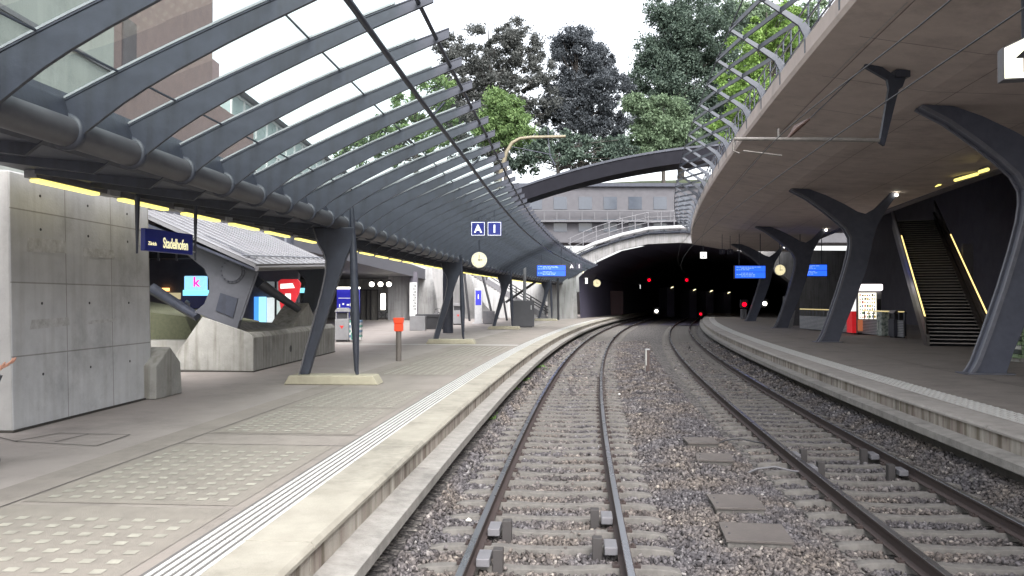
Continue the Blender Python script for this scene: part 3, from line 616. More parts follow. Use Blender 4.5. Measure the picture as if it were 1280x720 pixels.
# shop bits on the dark wall at y=43
def at(px, py, d): return PX(px, py, d)
def shopbox(name, m_, px0, px1, py0, py1, d, lab=None, th=.06, y=None):
    a = PX(px0, py1, d); b = PX(px1, py0, d); return MB().box(a.x + 16, b.x + 16, d - 44 - th, d - 44, a.z - PZ, b.z - PZ).build(name, m_, tb)
glow = lambda n_, c_, s_: mat(n_, c_, None, .4, emit=c_, estr=s_)
shopbox('window', glow('shop_glow_blue', (.05, .22, .75), .45), 318, 324, 371, 405, 42.9)
shopbox('window', glow('shop_glow_cyan', (.25, .6, .85), .45), 324, 333, 371, 404, 42.85)
shopbox('door', glow('shop_white', (.5, .55, .55), .35), 334, 344, 372, 408, 42.9)
shopbox('door', glow('shop_white2', (.42, .5, .48), .3), 346, 356, 370, 408, 42.9)
shopbox('window', glow('shop_grey', (.22, .24, .25), .15), 334, 372, 352, 366, 42.9)
shopbox('window', glow('shop_cyan2', (.2, .6, .75), .4), 375, 384, 360, 366, 42.9)
shopbox('door_frame', blk, 343.6, 346, 352, 408, 42.8)
shopbox('window', glow('shop_orange', (.9, .4, .12), .9), 203, 212, 360, 364, 42.9)
shopbox('window', glow('shop_yellow', (.5, .42, .25), .25), 200, 226, 366, 374, 42.9)
# kiosk sign
p = PX(244, 354, 40); t = thing('kiosk_sign', 'glowing pale blue box sign with a pink letter k behind the pier', 'sign', p)
MB().box(-.52, .52, -.12, .3, -.36, .36).build('light_box', glow('kiosk_blue', (.25, .55, .85), .4), t, bevel=.05)
textmesh('k', .68, onface(.10, -.13, .04), 'letter', glow('kiosk_pink', (.75, .02, .22), .7), t, .01)
MB().box(-.62, .7, 0, .1, -.62, -.34).build('lit_panel', glow('kiosk_cyan', (.2, .65, .85), .45), t); MB().box(-.7, .75, .02, .3, -1.25, -.63).build('counter_front', blue_s, t)
p = PX(236, 384, 40); tag(MB().tube([(0, 0, -.4), (0, 0, .22)], .07, 8).tube([(0, 0, .2), (-.15, 0, .3)], .09, 8).build('wall_lamp', lgrey, loc=p), 'small pale lamp post under the glowing cyan panel', 'lamp')
# red heart shaped ticket sign
p = PX(361, 372, 36); t = thing('red_sign', 'tall red pointed sign with white panels behind the plinth', 'sign', p)
f3 = lambda px, py: ((px - 361) * .036, (372 - py) * .036)
MB().prism([f3(348, 352), f3(352, 349), f3(372, 349), f3(376, 354), f3(374, 366), f3(366, 384), f3(357, 400), f3(352, 390), f3(349, 372)], -.06, .08, 'y').build('panel', mat('red_sign_face', (.45, .02, .03), None, .4, emit=(.8, .02, .03), estr=.12), t, bevel=.01)
MB().prism([f3(351, 355), f3(366, 354), f3(369, 360), f3(351, 361)], -.075, -.061, 'y').build('white_panel', white_s, t)
MB().prism([f3(357, 367), f3(364, 367), f3(364, 375), f3(357, 375)], -.075, -.061, 'y').build('white_panel', white_s, t)
# blue ticket hall wall
p = GR(437, 404); t = thing('ticket_hall_front', 'glowing blue ticket hall front with white symbols behind the bins', 'shop front', p); k_ = p.y / 1000
MB().box(-16 * k_, 12 * k_, 0, .3, 0, 42 * k_).build('panel', ticket_m, t); MB().box(-16 * k_, 13 * k_, -.08, 0, 43 * k_, 45 * k_).build('lamp_bar', lamp_w, t)
mb = MB()
for i, x in enumerate((-13, -9, -3.5, .5, 5, 8)): mb.box(x * k_, (x + 1.2 + (i % 3)) * k_, -.012, -.002, (20 + (i * 7) % 4) * k_, (24 + (i % 2)) * k_)
mb.box(-14 * k_, 3 * k_, -.012, -.002, 31 * k_, 31.6 * k_); mb.build('symbols', white_s, t)
# glass doors and lit slot right of it
p = GR(462, 400); t = thing('glass_entrance', 'dark framed glass entrance between the ticket hall and the lit slot', 'entrance', p); k_ = p.y / 1000
MB().box(-12 * k_, 10 * k_, .1, .3, 0, 38 * k_).build('wall', mat('hall_dim', (.16, .155, .14), None, .7), t)
mb = MB()
for x in (-12, -4, 1, 10): mb.box(x * k_, (x + .9) * k_, -.05, .09, 0, 38 * k_)
mb.box(-12 * k_, 10 * k_, -.05, .09, 37 * k_, 38.2 * k_); mb.build('door_frame', blk, t)
MB().box(14 * k_, 19.5 * k_, -.02, .1, 13 * k_, 33 * k_).build('lit_slot', lamp_w, t, bevel=.08)
for i, px in enumerate((464.5, 475.5, 486)):
    p = PX(px, 355.5, 66); t = thing('downlight', ('left', 'middle', 'right')[i] + ' one of three bright downlights above the glass entrance', 'lamp', p, 0, 'three downlights above the glass entrance')
    MB().tube([(0, 0, 0), (0, .1, .04)], .2, 12).build('lens', lamp_w, t); MB().tube([(0, .1, .04), (0, .4, .3)], [.25, .15], 12).build('housing', blk, t)
# grey column walls in the back
for px0, px1, py0, py1, d, lab in ((485, 512, 347, 397, 74, 'pale concrete wall end between the lit slot and the white banner'), (512, 521, 347, 397, 73, 'dark narrow pier left of the white banner')):
    a = PX(px0, py1, d); b = PX(px1, py0, d); tag(MB().box(0, b.x - a.x, 0, 1, 0, b.z - a.z + .8).build('wall_pier', conc_p if 'pale' in lab else dark_w, loc=(a.x, d, PZ)), lab, 'wall')
p = GR(524, 399); t = thing('banner', 'tall white banner with vertical black lettering on the back wall', 'banner', (p.x, 72.5, PZ)); MB().box(-.33, .33, -.05, .05, .35, 3.45).build('cloth', mat('banner_white', (.45, .45, .45), None, .5, emit=(1, 1, 1), estr=.1), t)
mb = MB()
for k in range(9):
    z = .95 + k * .26
    for j in range(2): mb.box(.0, .26, -.056, -.05, z + j * .11, z + j * .11 + .05)
    mb.box(.0 if k % 2 else .2, .06 if k % 2 else .26, -.056, -.05, z, z + .16)
mb.build('lettering', blk, t)
# curved concrete vault rising right of the banner
mb = MB(); mb.prism([(-7.2, PZ), (-1.2, PZ), (-2.6, 1.8), (-3.6, 3.2), (-4.5, 5.6), (-8.0, 5.6)], 79.5, 81.5, 'y'); tag(mb.build('curved_wall', mat('vault_concrete', (.33, .32, .32), (.25, .25, .25), .85, 2, streak=True, stain=.3)), 'curved concrete wall leaning beside the back stairs', 'wall')

def recycler(name, loc, w_, h_, lab, grp, striped=True, rz=0, body=None):
    t = thing(name, lab, 'bin', loc, rz, grp); body = body or mat('bin_grey', (.21, .21, .22), (.17, .17, .18), .5, 6, stain=.2)
    MB().box(-w_ / 2, w_ / 2, -.28, .28, .08, h_ * .68).build('body', body, t, bevel=.02); MB().box(-w_ / 2 + .05, w_ / 2 - .05, -.22, .22, 0, .08).build('foot', blk, t)
    mb = MB()
    for x in (-w_ / 2 + .03, w_ / 2 - .07):
        for y in (-.26, .22): mb.box(x, x + .05, y, y + .04, h_ * .68, h_ * .88)
    mb.build('post', body, t)
    MB().prism([(-w_ / 2 - .04, h_ * .88), (w_ / 2 + .04, h_ * .88), (w_ / 2 - .1, h_), (-w_ / 2 + .1, h_)], -.31, .31, 'y').build('roof', body, t, bevel=.02)
    MB().box(-w_ / 2 + .08, w_ / 2 - .08, -.2, .2, h_ * .68, h_ * .87).build('opening', blk, t)
    MB().add([(-.1, -.285, h_ * .48), (.1, -.285, h_ * .48), (0, -.285, h_ * .38)], [(0, 1, 2)]).build('red_mark', red_p, t)
    if striped:
        mb = MB()
        cols = [lgrey, mat('strip_green', (.10, .28, .22), None, .5), mat('strip_white', (.7, .7, .68), None, .5), mat('strip_blue', (.12, .2, .32), None, .5)]
        for i in range(7):
            for j in range(8): mb.box(w_ / 2 + .02 + i * .07, w_ / 2 + .085 + i * .07, -.25, .25, .1 + j * h_ * .072, .1 + (j + 1) * h_ * .072 - .012, (i * 5 + j * 3 + (i * j) % 3) % 4)
        mb.build('sorting_bin', cols, t)
G1 = 'recycling bins on the platforms'
p = GR(429, 427); recycler('recycling_bin', p, .62, 1.5, 'grey roofed bin with patterned recycling box behind the first column', G1)
p = GR(573, 406); recycler('litter_bin', p, .8, 1.6, 'pale grey litter bin between second column leg and strut', G1, False)
# orange topped bollard
p = GR(498.5, 451); t = thing('bollard', 'slim brown-grey bollard with a bright orange red head on the platform', 'bollard', p)
MB().tube([(0, 0, 0), (0, 0, .90)], .085, 14).build('post', mat('post_brown', (.15, .13, .12), None, .5), t); MB().box(-.13, .13, -.10, .10, .90, 1.14).prism([(-.13, 1.14), (.13, 1.14), (.16, 1.31), (-.16, 1.31)], -.13, .13, 'y').build('head', mat('orange_head', (.85, .07, .02), None, .4, emit=(1, .08, .02), estr=.06), t, bevel=.02)
# planters
p = GR(523, 413); t = thing('bench_block', 'grey square block beside a dark planter on the far left platform', 'block', p); MB().box(-.48, .46, -.4, .4, 0, .88).build('box', mat('grey_block', (.19, .19, .2), None, .6), t, bevel=.02)
p = GR(543, 411.5); t = thing('planter', 'long dark planter behind the grey block', 'planter', p); MB().box(-.5, .85, -.1, .6, 0, .75).build('body', blk, t, bevel=.02); MB().box(-1.2, .8, -.15, .65, .75, .95).build('rim', blk, t, bevel=.02)
# info stele
p = GR(598, 404.5); t = thing('info_stele', 'slender white information pillar with a blue panel near the back stairs', 'pillar', p)
MB().box(-.3, .3, -.1, .1, .1, 2.75).build('body', lgrey, t, bevel=.04); MB().box(-.22, .22, -.11, -.10, 1.45, 2.6).build('blue_panel', ticket_m, t)
textmesh('i', .5, onface(0, -.115, 2.1), 'symbol', white_s, t); MB().box(-.45, .45, -.3, .3, 0, .1).build('foot', lgrey, t)
# dark box with pole
p = GR(654, 409); t = thing('equipment_box', 'tall dark grey equipment box with a pole behind the third column', 'box', p); MB().box(-.74, .74, -.45, .45, .05, 1.82).build('cabinet', mat('cabinet_dark', (.065, .065, .075), None, .5), t, bevel=.02)
MB().box(-.6, .6, -.4, .4, 0, .05).build('foot', blk, t); MB().tube([(.1, .1, 1.82), (.1, .1, 4.1)], .11, 12).build('pole', grey_m, t); MB().box(.5, .56, -.47, -.45, 1.2, 1.5).build('lock', lgrey, t)
p = GR(612, 405); t = thing('equipment_box', 'low grey cabinet at the foot of the back stairs', 'box', p); MB().box(-.5, .4, -.3, .3, .03, 1.0).build('cabinet', grey_m, t, bevel=.02); MB().box(-.4, .3, -.25, .25, 0, .03).build('foot', blk, t)
# back stairs on the left
t = thing('back_stairs', 'stairs with dark handrails climbing leftwards along the pale back wall', 'stairs', (3.4, 75, PZ))
mb = MB()
for k in range(34): mb.box(-.27 * k - .27, -.27 * k, 0, 2.4, .17 * k - (0 if k < 1 else .25), .17 * (k + 1))
mb.build('steps', mat('back_step', (.33, .32, .31), None, .8), t)
for yy in (-.04, 2.4): MB().prism([(0, -.0), (0, .3), (-9.2, 6.1), (-9.2, 5.5), (-.4, 0)], yy, yy + .04, 'y').build('stringer', grey_m, t)
for yy in (-.02, 2.42):
    mb = MB(); 
    for h_ in (.55, .8, 1.1): mb.tube([(0, yy, h_ + .1), (-9.2, yy, 5.8 + h_)], .035, 6)
    for k in range(7): mb.tube([(-1.4 * k - .2, yy, .88 * k + .2), (-1.4 * k - .2, yy, .88 * k + 1.25)], .05, 6)
    mb.build('handrail', blk, t)
# thin dark struts near the stairs
for (a, b, d, lab) in (((578, 320), (587, 400), 70, 'thin dark prop left of the clock'), ((600, 332), (613, 384), 70, 'thin dark prop under the clock'), ((623, 335), (632, 390), 72, 'thin dark prop right of the clock by the stairs'), ((676, 348), (632, 378), 66, 'thin dark diagonal brace rising to the right behind the third column'), ((697, 345), (698, 399), 74, 'thin dark post in front of the portal wall')):
    P1, P2 = PX(*a, d), PX(*b, d)
    if abs(a[0] - b[0]) < 40: P2 = P2 + (P2 - P1) * ((P2.z - PZ) / max(.01, P1.z - P2.z))
    tag(MB().tube([(0, 0, 0), P1 - P2], .1, 8).build('prop', blk, loc=P2), lab, 'prop')
# bicycles
def bicycle():
    t = thing('bicycle', 'dark bicycle parked by the lit slot at the back of the left platform', 'bicycle', GR(480, 398), R(25), 'bicycles parked at the back left')
    for x in (-.52, .52):
        mb = MB(); mb.tube([(x + .34 * math.cos(a), 0, .35 + .34 * math.sin(a)) for a in np.linspace(0, 2 * math.pi, 21)], .022, 6, caps=False); wl = mb.build('wheel', blk, t)
        sp = MB()
        for a in np.linspace(0, math.pi, 7)[:-1]: sp.tube([(x - .33 * math.cos(a), 0, .35 - .33 * math.sin(a)), (x + .33 * math.cos(a), 0, .35 + .33 * math.sin(a))], .004, 4)
        sp.build('spokes', lgrey, wl)
    MB().tube([(-.52, 0, .35), (-.05, 0, .3), (.38, 0, .8), (-.15, 0, .85), (-.05, 0, .3)], .022, 6).tube([(-.15, 0, .85), (-.52, 0, .35)], .014, 6).tube([(.36, 0, .95), (.52, 0, .35)], .02, 6).build('frame', grey_m, t)
    MB().tube([(.3, -.25, 1.0), (.38, -.1, 1.03), (.38, .1, 1.03), (.3, .25, 1.0)], .016, 6).build('handlebar', blk, t); MB().prism([(-.3, .95), (-.02, .97), (-.1, .9), (-.28, .9)], -.06, .06, 'y').build('saddle', blk, t)
    return t
b0 = bicycle()
dup(b0, GR(487, 399), R(70), 'dark bicycle parked right behind the first bicycle, turned away'); dup(b0, GR(546, 399), R(75), 'dark bicycle standing right of the white banner'); dup(b0, GR(553, 399.5), R(60), 'dark bicycle at the foot of the curved wall, beside another')
dup(b0, GR(514, 399), R(80), 'dark bicycle standing just left of the white banner')
# hanging signs and clocks
def displayboard(a, d, w_, h_, lab, rz=0, top=1.2):
    t = thing('departure_display', lab, 'display', PX(a[0], a[1], d), rz, 'blue departure displays'); MB().box(-w_ / 2 - .05, w_ / 2 + .05, -.08, .12, -h_ / 2 - .05, h_ / 2 + .05).build('case', blk, t, bevel=.015)
    MB().box(-w_ / 2, w_ / 2, -.09, -.081, .015, h_ / 2).box(-w_ / 2, w_ / 2, -.09, -.081, -h_ / 2, -.015).build('screen', blue_e, t)
    mb = MB(); rr = random.Random(len(lab))
    for i, zz in enumerate((.40, .30, .18, -.10, -.22, -.34)):
        z = h_ * zz; x = -w_ * (.46 - .16 * (i % 2))
        while x < w_ * (-.05 + rr.random() * .35):
            l_ = w_ * rr.uniform(.03, .12); mb.box(x, x + l_, -.094, -.0905, z - h_ * .025, z + h_ * .03); x += l_ + w_ * .025
    mb.build('text_lines', blue_e2, t)
    for x in (-w_ * .35, w_ * .35): MB().tube([(x, .02, h_ / 2), (x, .02, h_ / 2 + top)], .03, 6).build('hanger', steel, t)
displayboard((689, 338.5), 52, 1.85, .68, 'blue departure display hanging over the left platform near the portal')
displayboard((937.5, 340), 57, 2.15, .86, 'blue departure display over the right platform, left one beside the clock', top=2.3)
displayboard((1014, 338), 57.2, 2.2, .80, 'blue departure display over the right platform, right one partly behind a pillar', top=2.3)
def clock(px, py, d, r_, lab, top):
    t = thing('clock', lab, 'clock', PX(px, py, d), 0, 'round station clocks')
    MB().tube([(0, -.06, 0), (0, .1, 0)], r_ * 1.06, 28).build('case', lgrey, t); MB().tube([(0, -.075, 0), (0, -.061, 0)], r_, 28).build('dial', clock_m, t)
    MB().box(-.012, .012, -.082, -.076, -.05, r_ * .72).build('minute_hand', blk, t); MB().box(-.05, r_ * .45, -.088, -.083, -.018, .018).build('hour_hand', blk, t)
    mb = MB()
    for k in range(12):
        a = k * math.pi / 6; mb.tube([(r_ * .8 * math.cos(a), -.079, r_ * .8 * math.sin(a)), (r_ * .93 * math.cos(a), -.079, r_ * .93 * math.sin(a))], .008, 4)
    mb.build('hour_marks', blk, t); MB().tube([(0, .02, r_), (0, .02, r_ + top)], .03, 8).build('hanger', steel, t)
clock(599, 325, 32, .30, 'round glowing clock over the left platform beside the letter signs', .5)
clock(975, 337.5, 57, .37, 'round yellow glowing clock between the two right platform displays', 2.3)
clock(746, 354, 88, .40, 'small round yellow clock just inside the tunnel mouth', 2.5)
def lettersign(txt, px, py, d, s, lab, m_=None, mt=None, top=.6, box=1.0, grp='square letter and number signs over the platforms'):
    t = thing('platform_sign', lab, 'sign', PX(px, py, d), 0, grp); MB().box(-s / 2 * box, s / 2 * box, -.03, .03, -s / 2, s / 2).build('plate', m_ or blue_s, t, bevel=.01)
    mb = MB(); e = s * .46; tt = s * .025
    mb.box(-e, e, -.036, -.031, e - tt, e).box(-e, e, -.036, -.031, -e, -e + tt).box(-e, -e + tt, -.036, -.031, -e + tt, e - tt).box(e - tt, e, -.036, -.031, -e + tt, e - tt)
    if not m_: mb.build('border', white_s, t)
    textmesh(txt, s * .78, onface(0, -.037, -.03 * s), 'character', mt or white_s, t, .003)
    if top: MB().tube([(0, .01, s / 2), (0, .01, s / 2 + top)], .02, 6).build('hanger', steel, t)
lettersign('A', 597.5, 286, 28, .50, 'square blue sign with white letter A under the left canopy')
lettersign('1', 618, 286, 28, .50, 'square blue sign with white number 1 right of the letter A')
lettersign('A', 714.5, 333, 60, .46, 'small dark sign with white letter A left of the tunnel arch', mat('dark_sign', (.03, .03, .05), None, .5), top=1.2)
lettersign('1', 724, 333, 60, .46, 'small dark sign with white number 1 at the tunnel arch edge', MATS['dark_sign'], top=1.2)
lettersign('2', 731, 351, 84, .6, 'small glowing white sign with number 2 at left of the tunnel mouth', glow('sign_glow', (.8, .8, .75), .6), blk, top=3)
lettersign('2', 879.5, 319, 70, .55, 'glowing white sign with number 2 hanging high in front of the tunnel', MATS['sign_glow'], blk, top=.6)
lettersign('6', 798, 358.5, 120, .6, 'tiny white sign with a figure deep in the tunnel', MATS['sign_glow'], blk, top=2.5)
lettersign('3', 903, 314.5, 62, .4, 'faint dark sign with number 3 under the right slab', MATS['dark_sign'], grey_m, top=1.2)
lettersign('4', 913, 314.5, 62, .4, 'faint dark sign with number 4 right of number 3', MATS['dark_sign'], grey_m, top=1.2)

# ================================================================== person at the left frame edge
p = Vector((-5.98, 8.95, PZ))
t = thing('person', 'person in dark jacket at the left frame edge holding out one hand', 'person', p)
def skin(name, verts, edges, radii, root, m_, parent, sub=2):
    me = bpy.data.meshes.new(name); me.from_pydata(verts, edges, []); o = bpy.data.objects.new(name, me); COL.objects.link(o); o.parent = parent; me.materials.append(m_)
    sm_ = o.modifiers.new('skin', 'SKIN'); sm_.use_smooth_shade = True
    for i, r_ in enumerate(radii): me.skin_vertices[0].data[i].radius = (r_, r_) if not isinstance(r_, tuple) else r_
    me.skin_vertices[0].data[root].use_root = True
    s_ = o.modifiers.new('sub', 'SUBSURF'); s_.levels = s_.render_levels = sub; return o
V = [(0, 0, .95), (0, .0, 1.15), (0, 0, 1.38), (0, 0, 1.50), (0, .0, 1.62), (0.02, 0, 1.74), (-.02, .19, 1.42), (-.04, .24, 1.14), (.1, .22, .92), (.0, -.2, 1.42), (.1, -.25, 1.20), (.33, -.22, 1.10), (.43, -.22, 1.12), (0, .1, .88), (.05, .11, .48), (0, .11, .08), (.17, .12, .04), (0, -.1, .88), (.12, -.11, .48), (.12, -.11, .08), (.29, -.12, .04)]
E = [(0, 1), (1, 2), (2, 3), (3, 4), (4, 5), (2, 6), (6, 7), (7, 8), (2, 9), (9, 10), (10, 11), (11, 12), (0, 13), (13, 14), (14, 15), (15, 16), (0, 17), (17, 18), (18, 19), (19, 20)]
RR = [.15, .13, .15, .06, .095, .08, .07, .05, .035, .07, .052, .04, .03, .09, .065, .05, .045, .09, .065, .05, .045]
skm = mat('skin_tone', (.55, .30, .22), (.5, .26, .19), .55); jk = mat('dark_jacket', (.03, .03, .038), None, .8); 
body = skin('body', V, E, RR, 0, skm, t)
skin('jacket', [V[i] for i in (0, 1, 2, 6, 7, 8, 9, 10, 11)] , [(0, 1), (1, 2), (2, 3), (3, 4), (4, 5), (2, 6), (6, 7), (7, 8)], [.17, .155, .165, .085, .065, .05, .085, .068, .052], 0, jk, t)
skin('trousers', [V[i] for i in (0, 13, 14, 15, 17, 18, 19)], [(0, 1), (1, 2), (2, 3), (0, 4), (4, 5), (5, 6)], [.155, .105, .078, .062, .105, .078, .062], 0, mat('dark_trousers', (.035, .037, .05), None, .85), t)
for v in ((0, .11), (.12, -.11)): skin('shoe', [(v[0] - .04, v[1], .05), (v[0] + .1, v[1], .045), (v[0] + .2, v[1], .035)], [(0, 1), (1, 2)], [.055, .05, .04], 0, blk, t)
skin('hair', [(-.02, 0, 1.66), (-.01, 0, 1.77)], [(0, 1)], [.095, .09], 0, mat('dark_hair', (.02, .015, .012), None, .8), t)
mb = MB(); mb.tube([(.10, 0, 1.66), (.125, 0, 1.635), (.10, 0, 1.625)], [.012, .018, .012], 6).tube([(.04, .10, 1.68), (.045, .105, 1.64)], .02, 6).tube([(.04, -.10, 1.68), (.045, -.105, 1.64)], .02, 6); mb.build('face_features', skm, t)
# hand: palm and five fingers
h = Vector((.46, -.22, 1.13))
skin('palm', [(.42, -.22, 1.12), (.47, -.22, 1.14), (.50, -.22, 1.155)], [(0, 1), (1, 2)], [.026, (.034, .02), (.036, .018)], 0, skm, t, 1)
for k, (dy, ln) in enumerate(((-.033, .072), (-.011, .082), (.011, .078), (.033, .062))):
    b_ = Vector((.50, -.22 + dy, 1.155)); skin('finger', [tuple(b_), tuple(b_ + Vector((ln * .45, 0, .022))), tuple(b_ + Vector((ln * .75, 0, .045))), tuple(b_ + Vector((ln * .85, 0, .07)))], [(0, 1), (1, 2), (2, 3)], [.0105, .0098, .009, .008], 0, skm, t, 1)
skin('thumb', [(.44, -.25, 1.13), (.47, -.275, 1.15), (.495, -.28, 1.18)], [(0, 1), (1, 2)], [.014, .012, .010], 0, skm, t, 1)

# ================================================================== right slab, pillars, stairs
SE = .9
sl_t = thing('concrete_roof_slab', 'huge concrete roof slab overhanging the right track and platform', 'roof slab', F(c2, 20, SE, 8))
sb = sl_t.location
def srel(mb): mb.v = [tuple(Vector(v) - sb) for v in mb.v]; return mb
ds = rng(-8, 79.4, 1)
mb = sweep(c2, [(SE, 8.0), (SE + .05, 7.9), (1.6, 7.80), (4, 7.35), (7, 7.15), (10, 7.05), (10, 7.9), (5, 8.2), (SE, 8.35)], ds)
srel(mb).build('slab', conc_s, sl_t)
def sofz(o): return float(np.interp(o, [SE, 1.6, 4, 7, 10], [8, 7.8, 7.35, 7.15, 7.05]))
mb = MB()
for o_ in (1.85, 4.6, 7.4): 
    zz = sofz(o_) - .004; sweep(c2, [(o_ - .012, zz - .004), (o_ + .012, zz - .004)], ds, mb, closed=False)
for d in np.arange(2, 78, 2.9):
    for a, b in ((1.0, 1.6), (1.6, 4), (4, 7), (7, 9.9)):
        pa, pb = F(c2, d, a, sofz(a) - .007), F(c2, d, b, sofz(b) - .007); mb.add([pa - Vector((0, .012, 0)), pa + Vector((0, .012, 0)), pb + Vector((0, .012, 0)), pb - Vector((0, .012, 0))], [(0, 1, 2, 3)])
srel(mb).build('joint_lines', mat('soffit_joint', (.24, .20, .19), None, .9), sl_t)
mb = MB()
for a, b, o_ in ((14.5, 19.5, 1.75), (22, 24.5, 1.2), (10, 12, 1.9)):
    sweep(c2, [(o_, sofz(o_) - .012), (o_ + .03, sofz(o_ + .03) - .012)], rng(a, b, 1), mb, closed=False)
srel(mb).build('lime_stain', mat('lime_white', (.5, .48, .47), (.3, .28, .27), .8, 8), sl_t)
# railing on slab edge and pergola
pm_ = mat('pergola_steel', (.055, .064, .085), (.042, .049, .066), .45, 5, stain=.15)
rl = thing('slab_railing', 'grey railing along the edge of the right roof slab', 'railing', F(c2, 20, 1.0, 8.35))
rb_ = rl.location; mb = MB()
for z in (.25, .6, .95): mb.tube([F(c2, d, 1.05, 8.35 + z) - rb_ for d in rng(2, 76, 1)], .025, 6)
mb.build('rail', pm_, rl)
for d in np.arange(6, 70, .9): MB().tube([F(c2, d, 1.05, 8.3) - rb_, F(c2, d, 1.05, 9.3) - rb_], .022, 6).build('railing_post', pm_, rl)
pg = thing('pergola', 'light grey steel pergola of bent ribs leaning out over the tracks from the slab', 'pergola', F(c2, 21, 1, 8.2)); pb_ = pg.location
def pp(d, u):       # point on rib d at parameter u (0 foot .. 1 tip)
    q = [(.0, 1.0, 8.05), (.18, .98, 8.45), (.32, .82, 8.72), (.5, .5, 8.95), (1.0, -.38, 9.55)]
    o_ = np.interp(u, [a[0] for a in q], [a[1] for a in q]); z_ = np.interp(u, [a[0] for a in q], [a[2] for a in q]); return F(c2, d, float(o_) , float(z_)) - pb_
rd = [7.5 + 2.7 * k for k in range(25)]
pm_ = mat('pergola_steel', (.13, .145, .18), (.10, .11, .14), .45, 5, stain=.15)
for k, d in enumerate(rd):
    mb = MB(); us = [0, .1, .18, .25, .32, .5, .75, 1.0]; ws = [.15, .14, .15, .13, .11, .085, .065, .05]
    for i in range(len(us) - 1):
        A_, B_ = pp(d, us[i]), pp(d, us[i + 1]); t_ = (B_ - A_).normalized(); nn = Vector((t_.z, 0, -t_.x)).normalized()
        wa, wb_ = ws[i] * .75, ws[i + 1] * .75; Y = Vector((0, .035, 0))
        mb.add([A_ - nn * wa - Y, A_ + nn * wa - Y, A_ + nn * wa + Y, A_ - nn * wa + Y, B_ - nn * wb_ - Y, B_ + nn * wb_ - Y, B_ + nn * wb_ + Y, B_ - nn * wb_ + Y], [(0, 3, 2, 1), (4, 5, 6, 7), (0, 1, 5, 4), (1, 2, 6, 5), (2, 3, 7, 6), (3, 0, 4, 7)])
    mb.build('rib', pm_, pg)
mb = MB()
for k in range(len(rd) - 1):        # slanting slats between neighbouring ribs
    far, near = rd[k + 1], rd[k]
    for uf, un in ((1.0, .82), (.80, .58), (.58, .36)):
        a, b = pp(far, uf), pp(near, un); t_ = (b - a).normalized(); s_ = t_.cross(Vector((0, 0, 1))).normalized() * .02; z_ = Vector((0, 0, .055))
        mb.add([a - s_ - z_, a + s_ - z_, a + s_ + z_, a - s_ + z_, b - s_ - z_, b + s_ - z_, b + s_ + z_, b - s_ + z_], [(0, 1, 2, 3), (7, 6, 5, 4), (0, 4, 5, 1), (1, 5, 6, 2), (2, 6, 7, 3), (3, 7, 4, 0)])
mb.build('slats', pm_, pg)
MB().tube([pp(d, 1.0) for d in rd], .018, 6).build('edge_cable', steel, pg)
# pillars
def pillar(p, a, lab):
    t = thing('steel_pillar', lab, 'pillar', p, a, 'forked steel pillars of the right platform')
    Lq = [(-.45, 0), (-.36, .12), (-.26, .3), (.0, 1.0), (.40, 2.17), (.68, 3.1), (.86, 3.8), (.93, 4.25), (.92, 4.6), (.72, 4.98), (.3, 5.38), (-.16, 5.77), (-.9, 6.33), (-1.6, 6.72)]
    Rq = [(-1.45, 6.9), (-.75, 6.72), (-.1, 6.47), (.7, 6.06), (1.25, 5.72), (1.6, 5.62), (2.0, 5.86), (2.75, 6.62), (2.95, 6.5), (2.42, 5.72), (2.08, 5.1), (1.90, 4.5), (1.78, 3.9), (1.58, 3.1), (1.30, 2.3), (.95, 1.4), (.6, .55), (.42, 0)]
    pl = Lq + Rq
    MB().prism(pl, -.13, .13, 'y').build('web', mat('pillar_steel', (.085, .094, .132), (.062, .068, .097), .42, 3, stain=.2), t, bevel=.02)
    mb = MB()
    for yy in (-.21, .13):
        for (a_, b_) in zip(Lq, Lq[1:]):
            nx, nz = (b_[1] - a_[1]), -(b_[0] - a_[0]); l_ = math.hypot(nx, nz); nx, nz = nx / l_ * .045, nz / l_ * .045
            mb.add([(a_[0] - nx, yy, a_[1] - nz), (a_[0] + nx, yy, a_[1] + nz), (b_[0] + nx, yy, b_[1] + nz), (b_[0] - nx, yy, b_[1] - nz), (a_[0] - nx, yy + .08, a_[1] - nz), (a_[0] + nx, yy + .08, a_[1] + nz), (b_[0] + nx, yy + .08, b_[1] + nz), (b_[0] - nx, yy + .08, b_[1] - nz)], [(0, 1, 2, 3), (4, 7, 6, 5), (0, 4, 5, 1), (3, 2, 6, 7), (0, 3, 7, 4), (1, 5, 6, 2)])
    mb.build('flange', mat('flange_steel', (.15, .155, .19), (.11, .115, .14), .4, 4), t)
    MB().box(-.62, .55, -.3, .3, 0, .03).build('base_plate', MATS['flange_steel'], t)
    MB().tube([(2.85, -.2, 6.45), (2.85, -.24, 6.4)], .07, 8).build('spotlight', lamp_w, t)
for px, py, lab in ((1232, 467, 'nearest forked steel pillar at the right frame edge'), (1035, 427.5, 'second nearest forked steel pillar left of the vending machine'), (976, 410, 'third forked steel pillar on the right platform, between the displays'), (938, 401.5, 'farthest forked steel pillar on the right platform, beside the red light')):
    p = GR(px, py); pillar(p, -ang(c2, p.y) * .6, lab)

